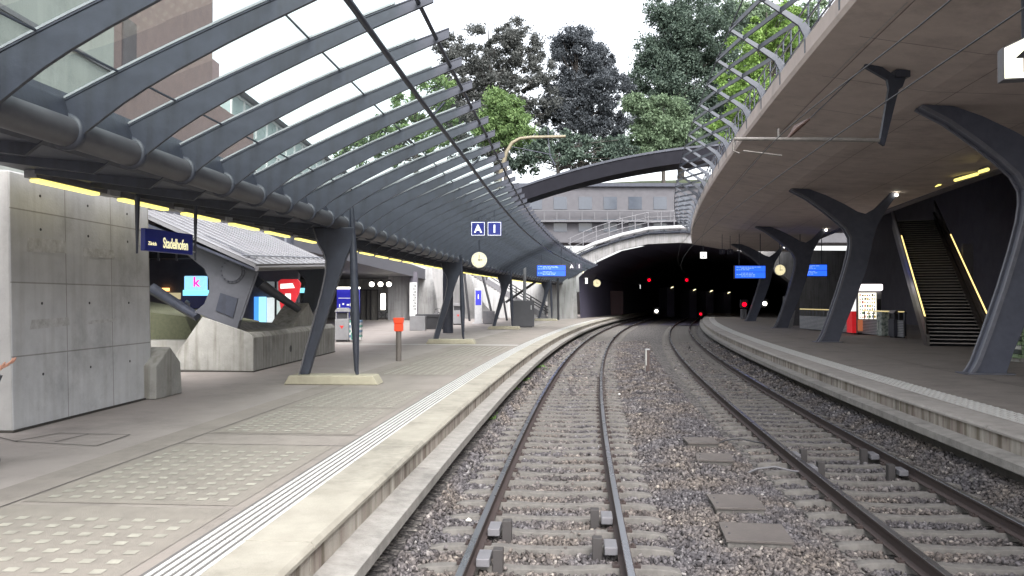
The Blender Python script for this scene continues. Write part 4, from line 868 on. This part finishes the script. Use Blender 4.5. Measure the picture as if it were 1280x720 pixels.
# rear enclosure of the right side
t = thing('rear_wall', 'dark rear wall behind the right platform', 'wall', F(c2, 20, 17, PZ)); wb_ = t.location
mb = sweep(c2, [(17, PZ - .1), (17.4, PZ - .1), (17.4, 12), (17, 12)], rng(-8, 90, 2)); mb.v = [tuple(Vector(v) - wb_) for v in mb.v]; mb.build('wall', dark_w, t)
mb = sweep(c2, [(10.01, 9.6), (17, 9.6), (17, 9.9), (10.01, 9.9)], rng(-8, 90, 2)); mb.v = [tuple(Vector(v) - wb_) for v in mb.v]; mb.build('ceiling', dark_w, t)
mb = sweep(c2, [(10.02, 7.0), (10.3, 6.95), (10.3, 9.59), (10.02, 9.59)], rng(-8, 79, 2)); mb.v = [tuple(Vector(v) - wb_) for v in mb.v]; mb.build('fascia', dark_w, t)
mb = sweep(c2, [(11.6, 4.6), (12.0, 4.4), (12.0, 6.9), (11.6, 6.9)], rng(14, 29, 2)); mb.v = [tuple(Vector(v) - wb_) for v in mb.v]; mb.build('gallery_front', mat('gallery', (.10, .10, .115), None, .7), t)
for i, (a, b, lab) in enumerate((((1166, 233), (1176, 230), 'left'), ((1195, 225), (1223, 217), 'middle'), ((1226, 214.5), (1236, 211.5), 'right'))):
    d0, d1 = 33.5 - i * 3.2, 32.2 - i * 3.2
    A_, B_ = PX(*a, d0), PX(*b, d1); t = thing('ceiling_lamp', lab + ' one of three yellow strip lamps at the right ceiling edge', 'lamp', A_, 0, 'three yellow strip lamps by the right stairs')
    mb = MB(); mb.tube([(0, 0, 0), B_ - A_], .06, 8); mb.build('tube', lamp_y, t); MB().tube([(0, 0, .08), B_ - A_ + Vector((0, 0, .08))], .05, 4).build('housing', grey_m, t)
# stairs up
S0 = Vector((17.75, 31.9, PZ)); dirs = Vector((3.95, 9, 0)); sang = -math.atan2(dirs.x, dirs.y); rise = 4.15 / dirs.length
t = thing('stairs', 'steep dark stairs with yellow lit handrails rising from the right platform', 'stairs', S0, sang * .88)
NS = 46; tr = .33; rs = tr * rise
mb = MB()
for k in range(NS): mb.box(-1.0, 1.0, k * tr, (k + 1) * tr + .04, (k + 1) * rs - .05, (k + 1) * rs)
mb.build('treads', stair_m, t); mb = MB()
for k in range(NS): mb.box(-1.0, 1.0, k * tr - .006, k * tr + .03, (k + 1) * rs - .03, (k + 1) * rs + .004)
mb.build('step_edges', mat('step_edge', (.42, .39, .37), None, .6), t)
LN = NS * tr; HN = NS * rs
MB().prism([(0, -.02), (LN, HN - .02), (LN, HN - .3), (.6, -.02)], -.99, .99, 'x').build('underside', blk, t)
for x in (-1.12, 1.0): MB().prism([(-.1, 0), (-.1, .45), (LN, HN + .45), (LN, HN - .4), (.7, 0)], x, x + .12, 'x').build('stringer', bronze, t)
for x in (-1.14, 1.1):
    mb = MB(); mb.tube([(x, -.2, 1.0), (x, 0, 1.12), (x, LN, HN + 1.1)], .035, 8); mb.build('handrail', bronze, t)
    MB().tube([(x, .1, 1.19), (x, LN * .62, HN * .62 + 1.175)], .03, 8).build('handrail_lamp', mat('rail_lamp', (.8, .6, .25), None, .4, emit=(1, .70, .25), estr=.5), t)
    MB().prism([(0, .45), (0, .95), (LN, HN + .95), (LN, HN + .45)], x - .02 if x < 0 else x - .02, x + .02, 'x').build('side_panel', mat('panel_bronze', (.10, .085, .075), None, .35), t)
tag(MB().box(0, .5, 0, .1, 0, 4.4).build('wall_panel', mat('dim_panel', (.12, .12, .14), None, .6), loc=PX(1204, 420, 38)), 'dim grey wall panel right of the dark stairs', 'panel')
# vending machine
p = GR(1086, 418.5); t = thing('vending_machine', 'brightly lit vending machine with a red and white side on the right platform', 'vending machine', p, R(-4)); w2 = .66; H = 2.35
MB().box(-w2, w2, .02, .85, .1, H).build('cabinet', mat('vend_body', (.25, .25, .26), None, .5), t, bevel=.02); MB().box(-w2 + .1, w2 - .1, .1, .7, 0, .1).build('foot', blk, t)
MB().box(-w2 - .04, w2 + .04, -.12, .8, H + .01, H + .34).build('top_sign', mat('vend_top', (.9, .85, .85), None, .4, emit=(1, .90, .90), estr=.8), t, bevel=.06)
MB().prism([(-w2 - .22, .1), (-w2 - .01, .1), (-w2 - .01, 1.25), (-w2 - .22, 1.25)], -.02, .8, 'y').build('side_panel', mat('vend_red', (.7, .03, .04), None, .4, emit=(1, .02, .03), estr=.08), t)
MB().prism([(-w2 - .22, 1.25), (-w2 - .01, 1.25), (-w2 - .01, H), (-w2 - .10, H), (-w2 - .26, 1.8)], -.02, .8, 'y').build('side_panel', mat('vend_white', (.75, .75, .75), None, .4, emit=(1, 1, 1), estr=.25), t)
MB().box(-w2 + .14, w2 - .28, -.005, .019, .85, H - .12).build('display_window', mat('vend_glow', (.9, .9, .8), None, .4, emit=(1, .95, .78), estr=.5), t)
mb = MB(); rr = random.Random(4); pc = [glow('snack_%d' % i, c_, .18) for i, c_ in enumerate(((.45, .08, .05), (.5, .35, .06), (.10, .2, .1), (.16, .12, .1), (.6, .55, .45), (.1, .14, .3)))]
for r_ in range(7):
    for q in range(7):
        x = -w2 + .17 + q * .125; z = .9 + r_ * .19; MB().box(x, x + rr.uniform(.05, .10), -.03, -.006, z, z + rr.uniform(.07, .15)).build('snack', pc[rr.randrange(6)], t)
MB().box(-w2 + .08, w2 - .3, -.02, .019, .2, .8).build('delivery_flap', glow('vend_orange', (.42, .13, .06), .18), t); MB().box(w2 - .24, w2 - .04, -.01, .019, .8, 1.9).build('coin_panel', blk, t)
p = GR(1116, 422); recycler('recycling_bin', Vector((p.x + .22, p.y, PZ)), .62, 1.35, 'dark bin with a red mark beside the vending machine', G1, False, body=mat('bin_dark', (.05, .05, .07), None, .5))
p = GR(1106, 421); tag(MB().box(-.28, .26, -.25, .3, .05, 1.25).build('recycling_bin', mat('recycle_pale', (.5, .54, .5), (.1, .14, .13), .5, 7, detail=1), loc=p, bevel=.02), 'pale patterned recycling box against the vending machine', 'bin', G1)
p = GR(1283, 452); t = thing('recycling_bin', 'pale green patterned recycling bin cut by the right frame edge', 'bin', p, 0, G1); mb = MB()
for i in range(8):
    for j in range(9): mb.box(-.45 + i * .115, -.35 + i * .115, -.3, .3, .12 + j * .13, .235 + j * .13, (i * 3 + j * 5 + i * j % 3) % 3)
mb.build('body', [mat('rb_green', (.25, .35, .2), None, .5), mat('rb_white', (.6, .62, .58), None, .5), mat('rb_dark', (.08, .1, .09), None, .5)], t, bevel=.01)
MB().prism([(-.47, 1.3), (.48, 1.3), (.4, 1.42), (-.4, 1.42)], -.32, .32, 'y').build('lid', lgrey, t); MB().box(-.4, .4, -.26, .26, 0, .12).build('foot', conc2, t)
# stair well fence
P1 = GR(1000, 411.5); P2 = GR(1130, 423); fv = P2 - P1; fL = fv.length
t = thing('well_fence', 'low grey slatted fence with a pale top rail behind the second pillar', 'fence', P1, math.atan2(fv.y, fv.x))
MB().box(0, fL, -.03, .03, .05, .85).build('panel', mat('fence_grey', (.17, .175, .19), (.13, .135, .15), .5, 3), t)
mb = MB()
for k in range(10): mb.box(0, fL, -.045, -.031, .1 + k * .08, .13 + k * .08)
mb.build('slats', lgrey, t); MB().tube([(0, 0, 1.28), (fL, 0, 1.28)], .03, 8).build('top_rail', mat('warm_rail', (.6, .5, .25), None, .4, emit=(1, .8, .35), estr=.15), t)
for k in range(26): MB().box(k * fL / 25 - .02, k * fL / 25 + .02, -.02, .02, .85, 1.27).build('baluster', steel_l, t)
p = GR(988, 409); tag(MB().prism([(-.25, 0), (.12, 0), (.3, 1.15), (.02, 1.15)], -.12, .12, 'y').build('fence_end_post', lgrey, loc=p, bevel=.02), 'pale slanted end post of the slatted fence behind the third pillar', 'post')
p = GR(1000, 408); tag(MB().box(-.4, .7, 0, .4, 0, 2.1).build('cabinet', grey_m, loc=(p.x, p.y + 2, PZ), bevel=.02), 'grey cabinet behind the slatted fence, by the third pillar', 'cabinet')
p = GR(930, 399); tag(MB().box(-.25, .25, 0, .4, 0, .95).build('cabinet', grey_m, loc=p, bevel=.02), 'small grey cabinet below the red light on the right platform', 'cabinet')
def spot(px, py, d, r_, m_, lab, cat='signal', grp=None):
    t = thing('signal_lamp' if 'red' in lab else 'wall_lamp', lab, cat, PX(px, py, d), 0, grp); MB().tube([(0, 0, 0), (0, .05, 0)], r_, 12).build('lens', m_, t); MB().box(-r_ * 1.7, r_ * 1.7, .06, .3, -r_ * 1.7, r_ * 2.2).build('housing', blk, t)
    if 'signal' in cat: MB().tube([(0, .15, -r_ * 1.7), (0, .15, -r_ * 6)], .04, 6).build('post', blk, t)
spot(930.5, 380.5, 72, .19, red_e, 'bright red lamp low beside the farthest right pillar'); spot(811.5, 350, 105, .17, red_e, 'left of two small red signals high in the tunnel'); spot(858.5, 350, 105, .17, red_e, 'right of two small red signals high in the tunnel'); spot(876, 392.5, 95, .13, red_e, 'tiny red signal low beside the right platform end')
spot(956, 379.5, 74, .19, lamp_w, 'bright white lamp right of the red lamp on the right platform', 'lamp'); spot(820.5, 389, 98, .2, lamp_w, 'white lamp low in the middle of the tunnel', 'lamp'); spot(955, 362, 74, .12, lamp_y, 'tiny yellow lamp above the bright white lamp', 'lamp')
for i, (px, py) in enumerate(((840, 360), (868, 363), (889, 364.5), (911, 366.5))):
    p = PX(px, py, 110); t = thing('tunnel_lamp', ('first', 'second', 'third', 'fourth')[i] + ' from the left of four yellowish lamps on the tunnel middle wall', 'lamp', p, 0, 'four lamps along the tunnel middle wall')
    MB().prism([(-.18, -.05), (.2, .12), (.2, .2), (-.05, .12)], -.1, .05, 'y').build('lens', mat('tun_lamp', (.8, .7, .4), None, .4, emit=(1, .9, .5), estr=.8), t); MB().prism([(-.3, .15), (.3, .15), (.3, .25), (-.1, .3)], -.1, .3, 'y').build('hood', blk, t); MB().box(-.1, .1, .05, .3, -.5, .14).build('bracket', blk, t)
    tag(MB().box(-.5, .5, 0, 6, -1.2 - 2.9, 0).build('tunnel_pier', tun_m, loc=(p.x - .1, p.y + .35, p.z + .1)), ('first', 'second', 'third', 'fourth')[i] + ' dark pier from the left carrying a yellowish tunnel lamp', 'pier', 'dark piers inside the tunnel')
for i in range(10):
    p = PX(729 + i * 7.7, 341 + i * 1.25, 86 + i * 4.2); t = thing('tunnel_slit_lamp', 'slim upright lamp number %d from the tunnel mouth in the left row' % (i + 1), 'lamp', p, 0, 'row of slim lamps on the left tunnel wall')
    MB().box(-.05, .05, -.03, .03, -.35, .35).build('tube', mat('slit', (.5, .45, .3), None, .5, emit=(1, .85, .55), estr=.6), t)
    MB().box(-.08, .08, .04, .2, -.5, .5).build('housing', blk, t)
# long dark train hinted by red band in tunnel left
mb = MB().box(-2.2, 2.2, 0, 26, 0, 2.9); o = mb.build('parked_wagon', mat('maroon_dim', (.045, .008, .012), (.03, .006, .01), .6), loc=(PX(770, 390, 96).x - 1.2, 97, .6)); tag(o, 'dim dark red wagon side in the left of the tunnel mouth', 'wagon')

# overhead line bracket and wires
D_ = 17.9
t = thing('catenary_bracket', 'dark forked bracket under the slab with a pale horizontal arm over the right track', 'bracket', PX(1130, 100, D_)); b_ = t.location
q = lambda px, py, dd=0: PX(px, py, D_ + dd) - b_
mb = MB(); pl = [(1081, 73), (1090, 74), (1118, 93), (1133, 97), (1129, 108), (1124, 112), (1106, 182), (1100, 178), (1112, 110), (1110, 99), (1084, 84)]
mb.prism([(q(*a).x, q(*a).z) for a in pl], -.05, .05, 'y'); mb.build('fork_plate', steel, t)
MB().box(q(1118, 90).x, q(1136, 90).x, -.15, .15, q(0, 97).z, q(0, 97).z + .16).build('mounting_plate', steel, t)
lg2 = mat('arm_grey', (.22, .205, .19), (.15, .14, .13), .55, 8)
MB().tube([q(1104, 175), q(1060, 174), q(918, 173)], [.045, .045, .04], 8).build('arm_tube', lg2, t)
MB().tube([q(918, 173), q(917, 188), q(925, 191)], .02, 6).tube([q(930, 188), q(978, 194)], .018, 6).tube([q(974, 160), q(974, 174)], .025, 6).build('registration_arm', lg2, t)
MB().tube([q(986, 172), q(996, 160), q(1013, 148)], [.03, .075, .03], 8).build('insulator', mat('insulator_brown', (.10, .06, .05), None, .3), t)
MB().tube([q(1013, 148), q(1084, 80)], .012, 6).build('stay_wire', steel, t)
for i, (o_, z_, lab) in enumerate(((0.1, 5.08, 'lower contact wire above the right track'), (-.15, 5.6, 'upper thin wire above the right track, beside the contact wire'))):
    p = F(c2, 3, o_, z_); tag(MB().tube([F(c2, d, o_, z_ + (.10 * math.cos(d * .4) if i else 0)) - p for d in rng(3, 90, 1.5)], .010, 5).build('overhead_wire', blk, loc=p), lab, 'wire')
# lit sign at right frame edge
p = PX(1286, 73, 12); t = thing('light_box_sign', 'bright white five sided light box with a dark arrow at the right frame edge', 'sign', p, R(-12)); f_ = [(-.30, -.27), (.34, -.27), (.34, .17), (.02, .34), (-.30, .19)]
MB().prism([(x * 1.08, z * 1.08) for x, z in f_], .0, .22, 'y').build('case', grey_m, t, bevel=.01); MB().prism(f_, -.012, -.002, 'y').build('lit_face', mat('sign_lit', (.9, .9, .8), None, .4, emit=(1, 1, .80), estr=.5), t)
MB().prism([(-.16, .02), (.02, .2), (.2, .02), (.09, .02), (.09, -.2), (-.05, -.2), (-.05, .02)], -.022, -.013, 'y').build('arrow', blk, t); MB().tube([(0, .1, .3), (0, .1, 1.35)], .03, 8).build('hanger', steel, t)

# left catenary mast with curved arm
p = PX(622, 250, 45); t = thing('catenary_mast', 'mast on the footbridge whose pale brown arm bends out over the left track', 'mast', p); q2 = lambda px, py: PX(px, py, 45) - p
mm = mat('arm_ochre', (.20, .17, .11), (.15, .13, .085), .5)
MB().tube([(0, 0, 0), q2(626, 215) , q2(633, 190), q2(640, 178), q2(650, 172.5), q2(664, 171), q2(707, 170)], [.12, .12, .11, .10, .09, .09, .08], 10).build('mast_arm', mm, t)
MB().tube([q2(685, 160), q2(686, 178), q2(688, 196)], .035, 6).tube([q2(640, 183), q2(690, 193)], .03, 6).tube([q2(688, 195), q2(694, 206)], .05, 6).build('hanger_rod', steel, t)

# ================================================================== tunnel portal
PD = 80.0
t = thing('tunnel_portal', 'wide concrete arch portal of the tunnel spanning both tracks', 'portal', (15, PD, 0))
arch = [(6.6, -.6), (6.55, .55), (6.4, 4.7), (7.0, 5.3), (8.4, 6.3), (10.8, 7.4), (13.6, 8.0), (16.8, 8.15), (20, 7.95), (23.2, 7.2), (25.8, 5.9), (28, 4.2), (28.2, -.6)]
off_ = [(a, b) for a, b in arch]; outer = [(3.6, -.6), (3.6, .55), (3.6, 5.4), (5.6, 6.3), (8.2, 7.45), (10.8, 8.3), (13.6, 8.95), (16.8, 9.1), (20, 8.9), (23.2, 8.3), (26.5, 7.4), (40, 7.3), (40, -.6)]
mb = MB(); n = len(arch); vs = []
for yy in (0, 1.2):
    vs += [(a - 15, yy, b) for a, b in arch] + [(a - 15, yy, b) for a, b in outer]
fs = []
for i in range(n - 1):
    fs += [(i, i + 1, n + i + 1, n + i), (2 * n + i, 3 * n + i, 3 * n + i + 1, 2 * n + i + 1), (i, 2 * n + i, 2 * n + i + 1, i + 1), (n + i, n + i + 1, 3 * n + i + 1, 3 * n + i)]
mb.add(vs, fs); mb.build('arch_wall', mat('arch_concrete', (.30, .295, .295), (.21, .205, .21), .85, 2, bump=.2, bscale=20, streak=True, stain=.3, grime=.25), t)
mb = MB(); mb.tube([(a - 15, -.5, b + .55) for a, b in outer[3:9]], .2, 10); mb.build('white_edge_beam', mat('white_beam', (.42, .42, .43), None, .5), t)
mb = MB(); mb.tube([(a - 15, -.25, b + .12) for a, b in outer[3:9]], .14, 8); mb.build('edge_gutter', steel, t)
mb = MB()
for a, b in zip(outer[3:8], outer[4:9]):
    for u in (0, .5): 
        x = a[0] * (1 - u) + b[0] * u - 15; z = a[1] * (1 - u) + b[1] * u; MB().box(x - .05, x + .05, -.4, 0, z, z + .5).build('beam_bracket', steel, t)
mb = MB()
for k in range(11):
    x = -9.2 + k * 1.3; zb = float(np.interp(x + 15, [o_[0] for o_ in outer[2:]], [o_[1] for o_ in outer[2:]])); mb.tube([(x, -.2, zb), (x, -.2, zb + 2.2)], .06, 6)
for h_ in (1.2, 1.7, 2.2): mb.tube([(a - 15, -.2, b + h_) for a, b in outer[3:9]], .04, 6)
mb.build('railing', grey_m, t)
# tunnel tube
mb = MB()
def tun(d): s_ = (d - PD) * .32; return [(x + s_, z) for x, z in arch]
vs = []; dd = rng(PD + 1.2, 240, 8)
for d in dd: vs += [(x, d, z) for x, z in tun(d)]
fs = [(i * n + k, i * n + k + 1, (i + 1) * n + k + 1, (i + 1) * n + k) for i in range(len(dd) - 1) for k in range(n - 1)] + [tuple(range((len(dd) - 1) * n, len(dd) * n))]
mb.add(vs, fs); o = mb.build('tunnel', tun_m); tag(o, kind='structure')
mb = MB(); sweep(c1, [(-8, -.21), (20, -.21)], rng(84, 200, 4), mb, closed=False); tag(mb.build('tunnel_floor', tun_m), kind='structure')

# ================================================================== behind the portal: building, bridge, hill, trees
t = thing('terrace_building', 'long pale building block above and behind the tunnel portal', 'building', (5, 96, 0))
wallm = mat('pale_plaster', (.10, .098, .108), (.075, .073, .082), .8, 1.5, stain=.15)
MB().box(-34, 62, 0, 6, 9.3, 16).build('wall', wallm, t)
for k in range(28):
    for z in (10.6, 13.3): MB().box(-30 + k * 3, -28.4 + k * 3, -.06, -.01, z, z + 1.5).build('window', mat('window_dark', (.06, .07, .09), None, .15), t)
mb = MB()
for k in range(57): mb.box(-29.7 + k * 1.5, -29.6 + k * 1.5, -.9, -.8, 11.9, 13)
mb.box(-30, 56, -.95, -.75, 13, 13.12).box(-30, 56, -.95, 0, 11.7, 11.9); mb.build('balcony', mat('balcony_grey', (.12, .12, .13), None, .7), t)
MB().box(-34.4, 62.4, -.4, 6.4, 16, 16.4).build('roof_edge', steel, t)
t = thing('footbridge', 'dark arched footbridge crossing high above both tracks', 'bridge', (4, 45, 9))
xs = np.linspace(-8, 9.5, 24); top_ = lambda x: 1.95 - .0131 * (x - 10) ** 2
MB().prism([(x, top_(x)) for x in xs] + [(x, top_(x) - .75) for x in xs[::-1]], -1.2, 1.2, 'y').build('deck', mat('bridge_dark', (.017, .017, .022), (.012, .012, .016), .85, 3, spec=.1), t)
MB().prism([(x, top_(x) + .12) for x in xs] + [(x, top_(x) + .001) for x in xs[::-1]], -1.25, -1.1, 'y').build('kerb', steel, t)
MB().tube([(-7.6, 0, -8.45), (-7.6, 0, -2.9)], .3, 10).build('support', steel, t)
MB().tube([(8.3, 0, -.62), (8.3, 0, 1.3)], .2, 10).build('support', steel, t)
# left city buildings seen through the roof glass
t = thing('concrete_building', 'tall plain pale concrete building wall seen through the nearest roof glass', 'building', (-12, 4, 0)); MB().box(-9, 0, 0, 20, 0, 20).build('wall', mat('building_concrete', (.36, .38, .35), (.27, .29, .27), .85, 1.2, streak=True, stain=.25), t)
MB().box(.01, .08, 0, 20, 9.2, 9.32).build('ledge', grey_m, t); MB().box(-.02, .03, 11, 14.5, 10, 13).build('blind_window', mat('pane_dim', (.25, .27, .26), None, .3), t)
t = thing('terracotta_building', 'reddish brown building with a narrow window seen through the roof glass', 'building', (-12.6, 24.5, 5.6)); MB().box(-8, 0, 0, 9.0, 0, 11.4).build('wall', mat('terracotta', (.25, .175, .165), (.20, .14, .135), .85, 2, stain=.1), t)
MB().box(-8, -.2, 9.0, 15, 0, 5.3).build('low_wing', MATS['terracotta'], t); MB().box(0, .06, 1.2, 2.1, 3.6, 6.0).build('window', mat('window_dark2', (.12, .10, .11), None, .2), t)
MB().box(-1.8, -.3, 9.1, 10.6, 5.3, 7.2).build('chimney', mat('chimney_pink', (.35, .25, .25), None, .8), t)
t = thing('glazed_building', 'pale building with white window frames seen through the roof glass', 'building', (-14.5, 41, 5.6)); MB().box(-8, 0, 0, 30, 0, 7.7).build('wall', mat('mint_glazing', (.42, .50, .50), (.34, .42, .42), .3, 2), t)
for z in (1.8, 3.9, 5.9):
    for k in range(15):
        f_ = MB().box(.0, .08, k * 2, k * 2 + .14, z, z + 1.7).box(.0, .08, k * 2 + .14, k * 2 + 2, z + 1.6, z + 1.7).build('window_frame', mat('frame_white', (.75, .76, .76), None, .5), t)
MB().prism([(-8.5, 7.7), (.5, 7.7), (-3, 9.4), (-5, 9.4)], -.3, 30.3, 'y').build('roof', mat('roof_slate', (.28, .27, .28), None, .7), t)
# hill
mb = MB(); hx = np.linspace(-120, 180, 31); hy = [103, 112, 125, 150, 200, 320]; hz = [15, 18, 20.5, 23, 27, 34]; vs = []
for y, z in zip(hy, hz): vs += [(x, y, z + math.sin(x * .07 + y) * .8) for x in hx]
n = len(hx); mb.add(vs, [(i * n + k, i * n + k + 1, (i + 1) * n + k + 1, (i + 1) * n + k) for i in range(5) for k in range(n - 1)]); mb.add([(x, 103, 9.4) for x in hx] + vs[:n], [(k, k + 1, n + k + 1, n + k) for k in range(n - 1)])
tag(mb.build('hill', mat('hill_green', (.06, .075, .035), (.035, .045, .022), .9, 3)), kind='structure')
def tree(lab, d, base_px, base_py, blobs, m_, nclump, nleaf, lsize, trunk_r=.4, seed=1, tight=.16):
    """blobs: measured (px, py, half width px, half height px) masses of the crown"""
    rr = np.random.default_rng(seed); b = PX(base_px, base_py, d); t = thing('tree', lab, 'tree', b); k = d / 1000
    cs, rs = [], []; w_ = np.array([q[2] * q[3] for q in blobs], float); w_ /= w_.sum()
    for _ in range(nclump):
        q = blobs[rr.choice(len(blobs), p=w_)]; v = rr.normal(size=3); v /= np.linalg.norm(v); v *= rr.random() ** .4
        c = PX(q[0], q[1], d) - b; cs.append((c.x + v[0] * q[2] * k * 1.12, v[1] * min(q[2], q[3]) * k * .9, c.z + v[2] * q[3] * k)); r_ = rr.uniform(.4, 1.5) * tight * 30 * k; rs.append((r_, r_, r_ * .8))
    leaf_mesh('crown', cs, rs, nleaf, lsize, m_, parent=t)
    top = max(c[2] for c in cs); mb = MB(); cx = PX(blobs[0][0], blobs[0][1], d) - b
    mb.tube([(0, 0, -2), (cx.x * .3, 0, top * .35), (cx.x * .8, .2, top * .7), (cx.x, 0, top * .95)], [trunk_r, trunk_r * .8, trunk_r * .4, .05], 8)
    for i in rr.choice(len(cs), min(len(cs), 70), replace=False):
        e = Vector(cs[i]); h_ = max(.1, min(e.z * .7, top * .8)); u = h_ / top; s_ = Vector((cx.x * min(1, u * 1.1), 0, h_)); mb.tube([s_, s_.lerp(e, .5) + Vector((0, 0, .4)), e], [trunk_r * .28 * (1 - u * .6), trunk_r * .15, .03], 5)
    mb.build('trunk', bark, t)
purple = leafmat('leaf_purple', (.048, .055, .052), (.125, .130, .125), .35); purple2 = leafmat('leaf_purple_dark', (.042, .050, .058), (.105, .118, .135), .35)
pine = leafmat('leaf_pine', (.04, .065, .052), (.10, .14, .105), .25); green = leafmat('leaf_green', (.08, .14, .05), (.20, .30, .11), .4); bright = leafmat('leaf_bright', (.11, .20, .045), (.25, .38, .10), .45); olive = leafmat('leaf_olive', (.08, .12, .07), (.17, .24, .14), .3)
tree('airy dark leaved tree left of centre, spreading behind the canopy tips', 122, 622, 222, [(610, 80, 42, 55), (640, 60, 28, 45), (575, 120, 32, 60), (650, 120, 42, 50), (560, 60, 18, 25), (600, 160, 45, 50), (668, 75, 20, 38)], purple, 430, 80000, .22, .5, 2, .17)
tree('dense bluish dark tree, upright, right of the spreading one', 127, 728, 222, [(720, 85, 36, 52), (752, 120, 42, 62), (705, 150, 34, 60), (722, 55, 24, 22), (758, 175, 26, 36), (700, 60, 14, 18)], purple2, 470, 90000, .22, .5, 3, .17)
tree('big dark pine filling the middle right of the skyline', 130, 852, 218, [(845, 55, 40, 55), (880, 40, 48, 50), (838, 100, 45, 50), (900, 110, 55, 65), (812, 65, 20, 24), (800, 105, 18, 12), (860, 160, 60, 50), (835, 15, 22, 20), (800, 150, 14, 30)], pine, 900, 160000, .23, .6, 4, .21)
tree('tall thin crowned tree at the right of the pine, behind the pergola', 140, 945, 215, [(935, 30, 30, 30), (965, 60, 30, 60), (915, 10, 20, 20), (1010, 40, 40, 40)], olive, 260, 34000, .34, .4, 5, .25)
tree('light green rounded tree in front of the pine', 112, 830, 222, [(828, 150, 34, 32), (815, 180, 32, 26), (850, 165, 26, 34), (800, 130, 14, 14)], olive, 300, 46000, .22, .3, 6)
tree('small fresh green weeping tree by the canopy edge', 100, 632, 220, [(630, 140, 22, 24), (640, 160, 26, 24), (612, 160, 16, 26), (625, 122, 14, 12)], green, 200, 32000, .20, .25, 7)
tree('bright yellow green tree behind the pergola slats', 62, 965, 215, [(960, 60, 42, 40), (930, 110, 28, 40), (985, 40, 30, 40), (955, 130, 38, 36), (905, 160, 14, 20), (920, 150, 25, 25)], bright, 260, 44000, .15, .25, 8)
tree('low dark shrubby tree between the dark trees and the footbridge', 108, 700, 225, [(690, 185, 40, 26), (740, 195, 45, 22), (660, 200, 30, 18), (775, 190, 25, 24)], pine, 150, 20000, .25, .3, 9)
tree('dark leafy tree seen through the middle of the canopy glass', 105, 520, 222, [(520, 150, 30, 50), (490, 175, 34, 34), (545, 140, 25, 60), (450, 190, 30, 20)], green, 150, 16000, .27, .35, 10)
